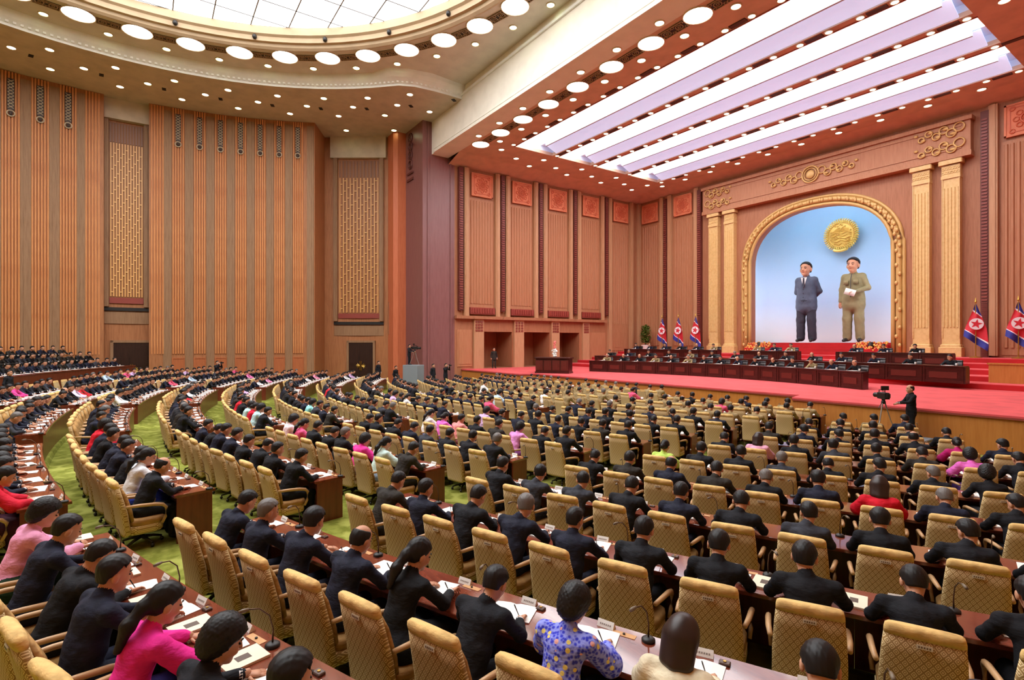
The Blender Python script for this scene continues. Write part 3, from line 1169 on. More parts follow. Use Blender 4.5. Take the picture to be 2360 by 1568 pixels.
for i in range(-5, 6):
    lamp(SM, (2.66 * i, 41.15, ZC2), 'downlight', '%s small downlight from the doorway wall, row above the back wall' % ORD[i + 6], 'downlights along the stage back wall')
# strip lamps hidden above and beside the arch light the niche
for s, (x0, x1, z0, z1) in enumerate(((-4.5, 4.5, 15.2, 15.35), (-6.6, -6.45, 4.5, 11), (6.45, 6.6, 4.5, 11))):
    o = MB().box(x0, x1, YB + .75, YB + .9, z0, z1).obj('strip_lamp', mat('niche_tube', (255, 255, 255), .5, emit=34, emit_rgb=(240, 246, 255)))
    tag(o, ['long white strip lamp hidden above the arch', 'upright strip lamp hidden behind the audience-left side of the arch', 'upright strip lamp hidden behind the audience-right side of the arch'][s], 'lamp')

# ------------------------------------------------------------------ rostrum furniture
def p1y(x):
    return 29.9 - x * x / 42.0


def p2y(x):
    return 33.4 - x * x / 90.0


def rostrum_desk(label, xs, yf, z, group=None):
    """long dark desk built of bays between the x positions in xs"""
    t = thing('rostrum_desk', label, 'desk', ((xs[0] + xs[-1]) / 2, yf((xs[0] + xs[-1]) / 2), z), 0, group)
    ox, oy = t.location.x, t.location.y
    top = MB()
    la = [(x - ox, yf(x) - .06 - oy, .78) for x in xs]
    lb = [(x - ox, yf(x) + .62 - oy, .78) for x in xs]
    la2 = [(a, b, c + .06) for a, b, c in la]
    lb2 = [(a, b, c + .06) for a, b, c in lb]
    for p, q in ((la2, lb2), (la, la2), (lb2, lb), (lb, la)):
        top.strip(p, q)
    top.quad(la[0], la2[0], lb2[0], lb[0]).quad(la[-1], lb[-1], lb2[-1], la2[-1])
    top.obj('desk_top', M_DARKDESK, t)
    for a, b in zip(xs[:-1], xs[1:]):
        A, B = Vector((a - ox, yf(a) - oy, 0)), Vector((b - ox, yf(b) - oy, 0))
        L = (B - A).length
        M = Matrix.Translation(A) @ Matrix.Rotation(math.atan2(B.y - A.y, B.x - A.x), 4, 'Z')
        f = MB().box(0, L, 0, .06, 0, .78, 0, M)
        f.box(.02, .12, -.03, 0, 0, .78, 0, M).box(L - .12, L - .02, -.03, 0, 0, .78, 0, M).box(.12, L - .12, -.02, 0, .66, .76, 0, M).box(.12, L - .12, -.02, 0, .02, .12, 0, M)
        f.box(.3, L - .3, -.02, 0, .24, .54, 1, M)
        f.obj('front_panel', [M_DARKDESK, mat('rostrum_inlay', (94, 36, 28), .35)], t)
    for p in (la, ):
        for i in (0, -1):
            q = Vector(la[i])
            MB().box(q.x - .04, q.x + .04, q.y + .06, q.y + .62, 0, .78).obj('end_panel', M_DARKDESK, t)
    return t


def frange(a, b, n):
    return [a + (b - a) * i / n for i in range(n + 1)]


rostrum_desk('long curved dark desk at the front of the presidium', frange(-9.2, 9.7, 15), p1y, ZST)
rostrum_desk('long dark desk of the second presidium row', frange(-12.6, 12.4, 14), p2y, ZST + .26)
rostrum_desk('dark desk of the rear presidium row near the flags by the potted shrub', frange(-14.2, -4.4, 6), lambda x: 36.9, ZST + .78)
rostrum_desk('dark desk of the rear presidium row on the audience right', frange(4.4, 10.4, 4), lambda x: 36.9, ZST + .78)
rostrum_desk('short dark desk in the middle of the rear presidium row', frange(-2.2, 2.0, 3), lambda x: 36.6, ZST + .78)
o = MB().box(12.7, 15.6, 34.0, 34.3, ZST + .26, 2.45).box(12.65, 15.65, 33.95, 34.35, 2.45, 2.52).obj('side_screen', M_RISER)
tag(o, 'low brown wooden screen at the end of the second presidium desk', 'screen')

# speaker's podium
t = thing('podium', 'dark wooden speaker podium standing alone on the red stage', 'podium', (-9.1, 24.3, ZST), math.radians(34))
MB().bevbox(-1.25, 1.25, -.5, .5, 0, 1.05, .04).obj('body', M_DARKDESK, t)
MB().bevbox(-1.33, 1.33, -.58, .58, 1.05, 1.16, .03).obj('top', M_DARKDESK, t)
MB().box(-1.28, 1.28, -.53, .53, 0, .12).obj('plinth', M_DARKDESK, t)
for i in range(4):
    x = -.95 + i * .63
    MB().box(x - .26, x + .26, -.53, -.5, .22, .92).box(x - .16, x + .16, -.55, -.53, .32, .82).obj('inlay_panel', mat('rostrum_inlay', (94, 36, 28), .35), t)
fb = thing('flower_arrangement', 'white and pink flower arrangement on the speaker podium', 'flowers', (-9.0, 24.3, ZST + 1.172), 0)
w = MB()
for i in range(40):
    a = rnd.random() * 2 * PI
    r = .3 * math.sqrt(rnd.random())
    w.ball((r * math.cos(a), .1 * (rnd.random() - .5), .33 + r * math.sin(a)), .06, 6, 4)
w.obj('white_blossoms', M_PAPER, fb)
w = MB()
for i in range(26):
    h = rnd.random()
    w.ball((.14 * (rnd.random() - .5) * (1.4 - h), .1 * (rnd.random() - .5), .62 + .5 * h), .055, 6, 4)
w.obj('pink_blossoms', mat('pink_flower', (236, 130, 120), .6), fb)
MB().lathe([(.1, 0), (.14, .06), (.1, .12)], 10).obj('bowl', M_PAPER, fb)

# flags
def flag_pt(u, v):
    """u across the cloth 0..1, v down the hoist 0..1; metres relative to the pole top"""
    Lx = np.interp(v, [0, .1, .5, .9, 1], [-.02, -.1, -.42, -.52, -.56])
    Lz = np.interp(v, [0, .1, .5, .9, 1], [0, -.3, -1.25, -1.62, -1.95])
    Rx = np.interp(v, [0, .1, .5, .9, 1], [.03, .26, .5, .58, .52])
    Rz = np.interp(v, [0, .1, .5, .9, 1], [-.02, -.72, -1.55, -2.6, -2.85])
    y = .10 * math.sin(u * 9 + v * 3) * (.3 + v)
    return (Lx + (Rx - Lx) * u, y, Lz + (Rz - Lz) * u)


def flag_part(v0, v1, nu=14, nv=6):
    b = MB()
    for off in (-.008, .008):
        rows = [[(p[0], p[1] + off, p[2]) for p in (flag_pt(i / nu, v0 + (v1 - v0) * j / nv) for i in range(nu + 1))] for j in range(nv + 1)]
        for a, c in zip(rows[:-1], rows[1:]):
            b.strip(a, c)
    return b


def flag_disc(poly, off):
    """flat emblem laid on the cloth: polygon in (x,z)"""
    def inv(x, z):
        best, bu, bv = 9, 0, 0
        for i in range(21):
            for j in range(31):
                q = flag_pt(i / 20, j / 30)
                dd = (q[0] - x) ** 2 + (q[2] - z) ** 2
                if dd < best:
                    best, bu, bv = dd, i / 20, j / 30
        return flag_pt(bu, bv)[1]
    return [(x, inv(x, z) + off, z) for x, z in poly]


F_RED, F_BLUE, F_WHITE = mat('flag_red', (214, 40, 56), .7), mat('flag_blue', (52, 56, 150), .7), mat('flag_white', (244, 236, 240), .7)
FL = [(0, .12, F_BLUE, 'blue_band'), (.12, .155, F_WHITE, 'white_stripe'), (.155, .80, F_RED, 'red_field'), (.80, .84, F_WHITE, 'white_stripe'), (.84, 1, F_BLUE, 'blue_band')]
FM = [(nm, flag_part(a, b).mesh(nm, mm, True)) for a, b, mm, nm in FL]
circ_ = [(.02 + .34 * math.cos(2 * PI * i / 24), -1.22 + .34 * math.sin(2 * PI * i / 24)) for i in range(24)]
star_ = [(.02 + (.3 if i % 2 == 0 else .12) * math.cos(PI / 2 + PI * i / 5 - .2), -1.22 + (.3 if i % 2 == 0 else .12) * math.sin(PI / 2 + PI * i / 5 - .2)) for i in range(10)]
dsk, star = MB(), MB()
for sg in (-1, 1):
    y0 = min(q[1] for q in flag_disc(circ_, 0)) - .02 if sg < 0 else max(q[1] for q in flag_disc(circ_, 0)) + .02
    dsk.add([(x, y0, z) for x, z in circ_] + [(.02, y0, -1.22)], [(i, (i + 1) % 24, 24) for i in range(24)])
    star.add([(x, y0 + sg * .008, z) for x, z in star_] + [(.02, y0 + sg * .008, -1.22)], [(i, (i + 1) % 10, 10) for i in range(10)])
ME_FD, ME_FS = dsk.mesh('white_disc', F_WHITE), star.mesh('red_star', F_RED)
pole = MB().tube([(0, 0, .1), (0, 0, 3.3)], .03, 8).lathe([(.3, 0), (.3, .04), (.06, .1)], 14).mesh('pole', M_BRASS)
fin = MB().lathe([(.03, 3.3), (.07, 3.36), (.05, 3.42), (.005, 3.62)], 8).mesh('finial', M_BRASS)
FPOS = [(-13.2, 41.0), (-11.3, 41.0), (-9.4, 41.0), (10.4, 41.0), (12.3, 41.0), (14.2, 41.0)]
for i, (x, y) in enumerate(FPOS):
    lb = ['third draped star flag from the gilded columns, beside the shrub', 'second draped star flag from the gilded columns, potted shrub side', 'draped star flag next to the gilded columns, potted shrub side',
          'draped star flag next to the gilded columns, low screen side', 'second draped star flag from the gilded columns, low screen side', 'third draped star flag from the gilded columns, low screen side'][i]
    t = thing('flag', lb, 'flag', (x, y, ZBK), .15 if i < 3 else .35, 'flags on the audience ' + ('left' if i < 3 else 'right'))
    link('pole', pole, t)
    link('finial', fin, t)
    cl = link('cloth', None, t, (0, 0, 3.25))
    for nm, me in FM:
        link(nm, me, cl)
    link('white_disc', ME_FD, cl)
    link('red_star', ME_FS, cl)

# potted shrub
t = thing('potted_shrub', 'tall bushy green shrub in a white pot near the stage corner', 'plant', (-15.7, 41.5, ZBK))
MB().lathe([(.3, 0), (.36, .1), (.42, .6), (.46, .66), (.4, .66)], 16).obj('pot', M_PAPER, t, True)
MB().tube([(0, 0, .6), (.02, 0, 1.6)], [.06, .02], 6).obj('stem', mat('stem', (90, 70, 40), .8), t)
lf = MB()
for i in range(900):
    a, h = rnd.random() * 2 * PI, rnd.random()
    r = .55 * math.sqrt(rnd.random()) * (math.sin(PI * (h * .8 + .12)) ** .6)
    c = Vector((r * math.cos(a), r * math.sin(a), .85 + 1.75 * h))
    M = Matrix.Translation(c) @ Matrix.Rotation(a, 4, 'Z') @ Matrix.Rotation(-.6 + rnd.random(), 4, 'Y')
    lf.add([(0, -.05, 0), (.14, -.045, .03), (.28, 0, 0), (.14, .045, .03), (0, .05, 0)], [(0, 1, 2, 3, 4)], 0, M)
o = lf.obj('foliage', mat('shrub_leaf', (96, 130, 40), .7), t)
o['kind'] = 'stuff'
# flower banks beside the niche stair
for s in (-1, 1):
    t = thing('flower_bank', 'bank of orange and yellow blossoms beside the niche stair, audience ' + ('left' if s < 0 else 'right'), 'flowers', (s * 4.2, 42.5, ZBK), 0, None)
    MB().box(-1.05, 1.05, -.5, .4, 0, .45).box(-1.05, 1.05, .0, .4, .45, .7).obj('planter', M_REDSTEP, t)
    for nm, c, n in (('orange_blossoms', (226, 120, 50), 120), ('yellow_blossoms', (236, 190, 90), 90), ('red_blossoms', (190, 40, 40), 60)):
        b = MB()
        for i in range(n):
            x, h = rnd.uniform(-1, 1), rnd.random()
            b.ball((x, -.5 + .7 * h + rnd.uniform(-.05, .05), .3 + .6 * h + rnd.uniform(-.08, .08)), rnd.uniform(.05, .08), 6, 4)
        o = b.obj(nm, mat(nm, c, .6), t)
        o['kind'] = 'stuff'
    b = MB()
    b.lathe([(.14, .5), (.2, .7), (.12, .95)], 10)
    b.obj('vase', M_DARK, t)

# gilded emblem on the backdrop
t = thing('wall_emblem', 'round gilded wreath emblem high on the blue backdrop', 'emblem', (-.1, 47.9, 12.5))
X90 = Matrix.Rotation(PI / 2, 4, 'X')
MB().lathe([(1.22, 0), (1.22, .1), (1.0, .16), (.02, .18)], 40, 0, Matrix.Scale(1, 4) @ X90).obj('disc', M_EMBLEM, t)
w = MB()
for k in range(2):
    for i in range(44):
        a = 2 * PI * i / 44
        r = 1.28 - .15 * k
        M = Matrix.Rotation(a, 4, 'Y') @ Matrix.Translation((0, -.16 - .05 * k, r))
        w.ball((0, 0, 0), (.06, .06, .14), 6, 4, 0, M @ Matrix.Rotation(.5 * (-1) ** k, 4, 'Y'))
o = w.obj('wheat_wreath', M_EMBLEM, t, True)
w = MB()
for j, z in enumerate((-.75, -.5, -.28, -.05, .15)):
    hw = math.sqrt(max(.05, .95 ** 2 - z * z)) * .9
    w.tube([(-hw + 2 * hw * i / 10, -.2, z + .07 * math.sin(i * 1.3 + j)) for i in range(11)], .05, 6)
o = w.torus(1.0, .05, 36, 6, 0, Matrix.Translation((0, -.17, 0)) @ X90)
for i in range(60):
    a = rnd.random() * 2 * PI
    q = .9 * math.sqrt(rnd.random())
    w.ball((q * math.cos(a), -.18, q * math.sin(a)), (.09, .05, .05), 6, 4)
o = w.obj('wave_bands', mat('emblem_bronze', (206, 170, 76), .35, .3), t, True)
w = MB()
w.add([(-.75, -.19, .25), (-.2, -.21, .62), (0, -.21, .5), (.25, -.21, .7), (.75, -.19, .25)], [(0, 1, 2, 3, 4)])
w.add([(-.75, -.19, .25), (-.2, -.24, .62), (-.1, -.24, .3), (0, -.21, .5), (.25, -.24, .7), (.3, -.24, .3), (.75, -.19, .25)], [(0, 1, 2), (2, 3, 4), (4, 5, 6)])
w.obj('mountain', mat('emblem_bronze', (206, 170, 76), .35, .3), t)
w = MB()
st_ = [((.26 if i % 2 == 0 else .1) * math.cos(PI / 2 + PI * i / 5), (.26 if i % 2 == 0 else .1) * math.sin(PI / 2 + PI * i / 5)) for i in range(10)]
w.add([(x, -.2, .95 + z) for x, z in st_] + [(0, -.3, .95)], [(i, (i + 1) % 10, 10) for i in range(10)])
w.obj('star', M_EMBLEM, t)
w = MB()
w.tube([(-.5 + .1 * i, -.26, -1.22 - .12 * math.cos((i - 5) / 5 * 1.4)) for i in range(11)], .11, 8)
w.obj('ribbon', M_EMBLEM, t)
# ------------------------------------------------------------------ figures: smooth-union surfaces meshed with surface nets
def v3(*a):
    return np.array(a, float)


class Prim:
    def __init__(self, kind, mat_i, k, a, b=None, ra=0, rb=0, sc=None, M=None):
        self.kind, self.mat, self.k = kind, mat_i, k
        self.a, self.ra = np.asarray(a, float), ra
        self.b = None if b is None else np.asarray(b, float)
        self.rb, self.sc = rb, sc
        self.M = None if M is None else np.array(M.inverted())

    def d(self, p):
        if self.M is not None:
            p = p @ self.M[:3, :3].T + self.M[:3, 3]
        if self.kind == 'e':
            q = p - self.a
            r = np.asarray(self.ra, float)
            k0 = np.linalg.norm(q / r, axis=1)
            k1 = np.linalg.norm(q / (r * r), axis=1) + 1e-9
            return k0 * (k0 - 1) / k1
        a, b = self.a, self.b
        if self.sc is not None:
            p, a, b = p * self.sc, a * self.sc, b * self.sc
        ba = b - a
        t = np.clip(((p - a) @ ba) / max(ba @ ba, 1e-9), 0, 1)
        return np.linalg.norm(p - a - t[:, None] * ba, axis=1) - (self.ra + (self.rb - self.ra) * t)


def cone(m, a, b, ra, rb, k=.03, sc=None, M=None):
    return Prim('c', m, k, a, b, ra, rb, sc, M)


def ell(m, c, r, k=.03, M=None):
    return Prim('e', m, k, c, None, r, 0, None, M)


def field(prims, extra=None):
    def f(p):
        d = prims[0].d(p)
        for q in prims[1:]:
            e = q.d(p)
            h = np.clip(.5 + .5 * (e - d) / q.k, 0, 1)
            d = e * (1 - h) + d * h - q.k * h * (1 - h)
        return d if extra is None else extra(p, d)
    return f


def surface(f, lo, hi, h):
    lo, hi = np.asarray(lo, float), np.asarray(hi, float)
    nb = np.ceil((hi - lo) / (4 * h)).astype(int)
    n = nb * 4
    g = [lo[i] + (np.arange(nb[i]) * 4 + 1.5) * h for i in range(3)]
    G = np.stack(np.meshgrid(*g, indexing='ij'), -1).reshape(-1, 3)
    dc = f(G).reshape(nb)
    V = np.repeat(np.repeat(np.repeat(dc, 4, 0), 4, 1), 4, 2)
    near = np.abs(dc) < 4 * h * 1.35
    mask = np.repeat(np.repeat(np.repeat(near, 4, 0), 4, 1), 4, 2)
    idx = np.argwhere(mask)
    V[mask] = f(lo + idx * h)
    s = V < 0
    c = np.zeros(n - 1, np.int8)
    for i in (0, 1):
        for j in (0, 1):
            for k in (0, 1):
                c += s[i:n[0] - 1 + i, j:n[1] - 1 + j, k:n[2] - 1 + k]
    act = (c > 0) & (c < 8)
    cells = np.argwhere(act)
    vid = -np.ones(act.shape, np.int64)
    vid[tuple(cells.T)] = np.arange(len(cells))
    acc, cnt = np.zeros((len(cells), 3)), np.zeros(len(cells))
    cor = [(i, j, k) for i in (0, 1) for j in (0, 1) for k in (0, 1)]
    for a in range(8):
        for b in range(a + 1, 8):
            A, B = np.array(cor[a]), np.array(cor[b])
            if abs(A - B).sum() != 1:
                continue
            va, vb = V[tuple((cells + A).T)], V[tuple((cells + B).T)]
            m = (va < 0) != (vb < 0)
            t = va[m] / (va[m] - vb[m])
            acc[m] += A + t[:, None] * (B - A)
            cnt[m] += 1
    P = lo + (cells + acc / cnt[:, None]) * h
    faces = []
    for ax in range(3):
        sl0, sl1 = [slice(None)] * 3, [slice(None)] * 3
        sl0[ax], sl1[ax] = slice(0, -1), slice(1, None)
        ch = s[tuple(sl0)] != s[tuple(sl1)]
        e = np.argwhere(ch)
        u, w = (ax + 1) % 3, (ax + 2) % 3
        ok = (e[:, u] > 0) & (e[:, w] > 0) & (e[:, u] < n[u] - 1) & (e[:, w] < n[w] - 1)
        e = e[ok]
        q = []
        for du, dw in ((-1, -1), (0, -1), (0, 0), (-1, 0)):
            x = e.copy()
            x[:, u] += du
            x[:, w] += dw
            q.append(vid[tuple(x.T)])
        q = np.stack(q, 1)
        inside = s[tuple(e.T)]
        q[~inside] = q[~inside][:, ::-1]
        faces.append(q)
    F = np.concatenate(faces)
    F = F[(F >= 0).all(1)]
    return P, F


def prim_mats(prims, P, F):
    c = P[F].mean(1)
    D = np.stack([q.d(c) for q in prims])
    return np.array([q.mat for q in prims])[D.argmin(0)]


def np_mesh(name, P, F, mi, mats, smooth=True):
    me = bpy.data.meshes.new(name)
    me.from_pydata(P.tolist(), [], F.tolist() if hasattr(F, 'tolist') else F)
    for x in mats:
        me.materials.append(x)
    me.polygons.foreach_set('material_index', np.asarray(mi, np.int32))
    if smooth:
        me.polygons.foreach_set('use_smooth', np.ones(len(me.polygons), bool))
    me.update()
    return me


SKIN = mat('skin', (206, 150, 118), .5, spec=.4)
HAIRK = mat('hair_black', (24, 20, 20), .5, spec=.35)
HAIRB = mat('hair_brown', (48, 32, 28), .4)
HAIRG = mat('hair_grey', (104, 98, 94), .5)
SHIRT = mat('shirt_white', (236, 234, 232), .7)
SHOE = mat('shoe_black', (22, 20, 20), .35)
EYE = mat('eye_dark', (30, 20, 18), .4)
LIP = mat('lip', (170, 92, 80), .5)


def cloth(name, rgb, var=.15, sc=40):
    if name in MATS:
        return MATS[name]
    m = mat(name, rgb, .8, spec=.25)
    nt = m.node_tree
    f = noise(nt, coords(nt), 7, 4)
    dk = tuple(int(x * (1 - var)) for x in rgb)
    lt = tuple(min(255, int(x * (1 + var) + 3)) for x in rgb)
    c = mix_rgb(nt, srgb(*dk), srgb(*lt), ramp(nt, f, .3, .7))
    nt.links.new(c, nt.nodes['Principled BSDF'].inputs['Base Color'])
    bump(nt, nt.nodes['Principled BSDF'], noise(nt, mapping(nt, coords(nt), (1, 1, 2.2)), 9, 3), .55, .03)
    return m


# slots: 0 cloth, 1 skin, 2 shirt, 3 lower garment, 4 shoe, 5 eye, 6 lip
def body_mats(c, lower=None, shirt=None):
    return [c, SKIN, shirt or SHIRT, lower or c, SHOE, EYE, LIP]


def head_prims(M, female=False):
    s = .95 if female else 1.0
    L = []
    L.append(ell(1, (0, -.008, .025), (.081 * s, .097 * s, .097 * s), .02, M))
    L.append(ell(1, (0, .022, -.045), (.062 * s, .07 * s, .075 * s), .03, M))
    L.append(ell(1, (0, .066, -.095), (.026, .024, .02), .025, M))
    L.append(cone(1, (0, .088, .018), (0, .108, -.022), .008, .014, .012, None, M))
    L.append(ell(1, (.03, .068, -.035), (.026, .024, .022), .02, M))
    L.append(ell(1, (-.03, .068, -.035), (.026, .024, .022), .02, M))
    for s2 in (-1, 1):
        L.append(ell(1, (s2 * .087 * s, -.01, -.012), (.013, .025, .036), .005, M))
    return L


def face_bits(M):
    """eyes, brows and mouth as small shapes on the face"""
    b = MB()
    for s in (-1, 1):
        b.ball((s * .031, .083, .004), (.014, .008, .006), 8, 4, 5)
        b.tube([(s * .014, .094, .026), (s * .033, .09, .032), (s * .052, .076, .026)], [.004, .005, .003], 5, 5)
    b.ball((0, .089, -.058), (.022, .008, .007), 8, 4, 6)
    b.v = [tuple(M @ Vector(p)) for p in b.v]
    return b


def hand_mesh(M, side, grip=.5):
    """palm with four bent fingers and a thumb; local +Y to the fingertips, -Z palm side; side=+1 right hand"""
    b = MB()
    x = side
    rows = []
    for y, w, t in ((-.02, .026, .02), (.02, .036, .018), (.06, .041, .015), (.085, .038, .012)):
        rows.append([(math.cos(2 * PI * k / 10) * w, y, math.sin(2 * PI * k / 10) * t) for k in range(10)])
    vs = [p for r in rows for p in r]
    fs = []
    for i in range(3):
        for k in range(10):
            fs.append((i * 10 + k, i * 10 + (k + 1) % 10, (i + 1) * 10 + (k + 1) % 10, (i + 1) * 10 + k))
    fs += [tuple(reversed(range(10))), tuple(range(30, 40))]
    b.add(vs, fs, 1)
    for i, (fx, L) in enumerate(((-.029, .068), (-.01, .078), (.0105, .072), (.029, .056))):
        fx *= -x
        a = 0
        p = Vector((fx, .082, 0))
        pts = [p.copy()]
        for seg, ln in enumerate((.42, .32, .26)):
            a += grip * (.55 + .25 * seg)
            p = p + Vector((fx * .12, math.cos(a), -math.sin(a))) * L * ln
            pts.append(p.copy())
        b.tube(pts, [.0095, .009, .0082, .0062], 6, 1)
    q = Vector((-x * .032, .012, -.004))
    b.tube([q, q + Vector((-x * .026, .022, -.012)), q + Vector((-x * .03, .05, -.022)), q + Vector((-x * .022, .068, -.028))], [.013, .012, .01, .007], 6, 1)
    b.v = [tuple(M @ Vector(p)) for p in b.v]
    return b


def frame_to(p, fwd, up=(0, 0, 1)):
    f = Vector(fwd).normalized()
    r = f.cross(Vector(up)).normalized()
    u = r.cross(f)
    return Matrix(((r.x, f.x, u.x, p[0]), (r.y, f.y, u.y, p[1]), (r.z, f.z, u.z, p[2]), (0, 0, 0, 1)))


def human(J, female=False, h=.012, fat=1.0, skirt=None, puffy=False, wrinkle=.0026, jacket=True, face=True, hands=True):
    """J: joint dict. returns (P, F, material indices)"""
    L = []
    cuffs = []
    pel, chest, neck = v3(*J['pelvis']), v3(*J['chest']), v3(*J['neck'])
    Mh = J['head']
    w = .88 if female else 1.0
    # trunk: wide and flat
    sc = np.array((.78, 1.06, 1.0)) / w
    mid = (pel + chest) / 2
    L.append(cone(0, pel, mid, .128 * fat, .125 * fat, .05, sc))
    L.append(cone(0, mid, chest, .125 * fat, .132 * fat, .05, sc))
    L.append(ell(3, pel - v3(0, 0, .03), (.17 * w * fat, .135 * fat, .12), .05))
    sL, sR = v3(*J['shL']), v3(*J['shR'])
    L.append(cone(0, chest + (sL - chest) * .25, sL, .1, .066 * w, .05))
    L.append(cone(0, chest + (sR - chest) * .25, sR, .1, .066 * w, .05))
    L.append(cone(0, neck - v3(0, .01, .05), sL + v3(0, 0, .012), .058, .05, .04))
    L.append(cone(0, neck - v3(0, .01, .05), sR + v3(0, 0, .012), .058, .05, .04))
    hc = np.array(Mh @ Vector((0, -.03, -.06)))
    L.append(cone(1, neck - v3(0, 0, .02), hc, .055 * w, .05 * w, .02))
    nd = (hc - neck) / (np.linalg.norm(hc - neck) + 1e-6)
    L.append(cone(0, neck - nd * .06 - v3(0, .012, 0), neck - nd * .012 - v3(0, .012, 0), .085 * w, .07 * w, .02))
    L += head_prims(Mh, female)
    for s in 'LR':
        sh, el, wr = v3(*J['sh' + s]), v3(*J['el' + s]), v3(*J['wr' + s])
        if puffy:
            L.append(cone(0, sh, el, .075, .088, .03))
            L.append(cone(0, el, wr, .088, .05, .03))
        else:
            L.append(cone(0, sh, el, .064 * w * fat, .052, .03))
            L.append(cone(0, el, wr, .053, .04, .03))
        dr = (wr - el) / np.linalg.norm(wr - el)
        cuffs.append((wr, dr))
        L.append(cone(1, wr + dr * .004, wr + dr * .045, .027, .026, .008))
    if skirt:
        for a, b, ra, rb in skirt:
            L.append(cone(3, a, b, ra, rb, .06))
    else:
        for s in 'LR':
            hp, kn, an, to = (v3(*J[q + s]) for q in ('hip', 'kn', 'an', 'to'))
            lf = fat if fat < 1.1 else fat * 1.12
            L.append(cone(3, hp, kn, .092 * fat, .07 * lf, .03))
            L.append(cone(3, kn, an, .07 * lf, .052 * lf * lf, .03))
            L.append(cone(4, an - v3(0, 0, .035), to, .042, .034, .012))
    if jacket and not J.get('seated', True):
        L.append(cone(0, pel + v3(0, 0, .04), pel - v3(0, 0, .15), .138 * fat, .15 * fat, .03, sc))

    def wr_(p, d):
        if wrinkle <= 0:
            return d
        n = np.sin(p[:, 2] * 47 + 3 * np.sin(p[:, 0] * 19)) * np.sin(p[:, 0] * 31 + p[:, 1] * 27 + 1.3)
        hz = np.array(Mh.translation)
        far = np.clip((np.linalg.norm(p - hz, axis=1) - .17) / .06, 0, 1)
        return d + wrinkle * n * far
    f = field(L, wr_)
    pts = np.concatenate([np.array([q.a for q in L if q.M is None]), np.array([q.b for q in L if q.M is None and q.b is not None]), np.array(Mh.translation)[None]])
    lo, hi = pts.min(0) - .24, pts.max(0) + .24
    P, F = surface(f, lo, hi, h)
    mi = prim_mats(L, P, F)
    extra = []
    cb_ = MB()
    c0 = neck - nd * .012 - v3(0, .008, 0)
    cb_.tube([c0, c0 + nd * .02, c0 + nd * .028], [.069 * w, .0655 * w, .055 * w], 16, 2, None, False)
    for wp, dr in cuffs:
        cb_.tube([wp - dr * .01, wp + dr * .012, wp + dr * .014], [.041, .038, .028], 12, 2, None, False)
    extra.append(cb_)
    if face:
        extra.append(face_bits(Mh))
    if hands:
        for s, sg in (('L', -1), ('R', 1)):
            extra.append(hand_mesh(J['hand' + s] if 'hand' + s in J else frame_to(J['wr' + s], v3(*J['wr' + s]) - v3(*J['el' + s])), sg, J.get('grip' + s, .5)))
    Fl = F.tolist()
    Pl = P.tolist()
    ml = list(mi)
    for b in extra:
        o = len(Pl)
        Pl += [list(q) for q in b.v]
        Fl += [[i + o for i in q] for q in b.f]
        ml += b.m
    return Pl, Fl, ml


class NP(list):
    pass


def human_mesh(name, J, mats, **kw):
    P, F, m = human(J, **kw)
    me = bpy.data.meshes.new(name)
    me.from_pydata(P, [], F)
    for x in mats:
        me.materials.append(x)
    me.polygons.foreach_set('material_index', np.asarray(m, np.int32))
    me.polygons.foreach_set('use_smooth', np.ones(len(F), bool))
    me.update()
    return me


HS = 1.12


def head_frame(c, pitch, yaw=0.0, roll=0.0):
    return Matrix.Translation(c) @ Matrix.Scale(HS, 4) @ Matrix.Rotation(yaw, 4, 'Z') @ Matrix.Rotation(roll, 4, 'Y') @ Matrix.Rotation(-pitch, 4, 'X')


def hand_at(p, yaw, pitch=-.1, roll=0.0):
    return Matrix.Translation(p) @ Matrix.Rotation(yaw, 4, 'Z') @ Matrix.Rotation(pitch, 4, 'X') @ Matrix.Rotation(roll, 4, 'Y')


def seated(lean=.3, pitch=.6, yaw=0.0, tw=0.0, elw=.29, reach=.0, sh=.212, low=0.0, wl=(-.13, .5), wr=(.12, .52)):
    """seated at the desk, facing +Y; lean = forward lean of the trunk (rad); pitch = head bowed"""
    pel = v3(0, -.02, .56)
    ch = pel + v3(0, math.sin(lean) * .4, math.cos(lean) * .4)
    nk = ch + v3(tw * .05, math.sin(lean + .15) * .17, math.cos(lean + .15) * .17)
    hd = nk + v3(tw * .05, .05 + .08 * math.sin(pitch), .14 - .06 * pitch)
    base = ch + v3(0, math.sin(lean) * .07, math.cos(lean) * .07)
    zt = .80 + low
    J = dict(pelvis=pel, chest=ch, neck=nk, head=head_frame(hd, pitch, yaw),
             shL=base + v3(-sh, .02, 0), shR=base + v3(sh, .02, 0),
             elL=(-elw, .3 + reach, .82 + low), elR=(elw, .32 + reach, .82 + low),
             wrL=(wl[0] - .05, wl[1] - .02 + reach, zt + .015), wrR=(wr[0] + .05, wr[1] - .02 + reach, zt + .02),
             hipL=(-.09, .02, .53), hipR=(.09, .02, .53), knL=(-.12, .42, .52), knR=(.13, .42, .52),
             anL=(-.12, .4, .12), anR=(.13, .38, .12), toL=(-.13, .54, .045), toR=(.14, .52, .045), seated=True)
    J['handL'] = hand_at((wl[0] - .035, wl[1] + .02 + reach, zt), .5 * -1 + .0, -.12)
    J['handR'] = hand_at((wr[0] + .035, wr[1] + .02 + reach, zt + .01), .45, -.15, -.5)
    J['gripL'], J['gripR'] = .35, .8
    return J


SKIRT = [((-.1, .0, .52), (-.14, .4, .46), .15, .16), ((.1, .0, .52), (.14, .4, .46), .15, .16), ((-.14, .4, .44), (-.16, .42, .16), .15, .16), ((.14, .4, .44), (.16, .42, .16), .15, .16), ((0, .2, .5), (0, .42, .2), .14, .16)]

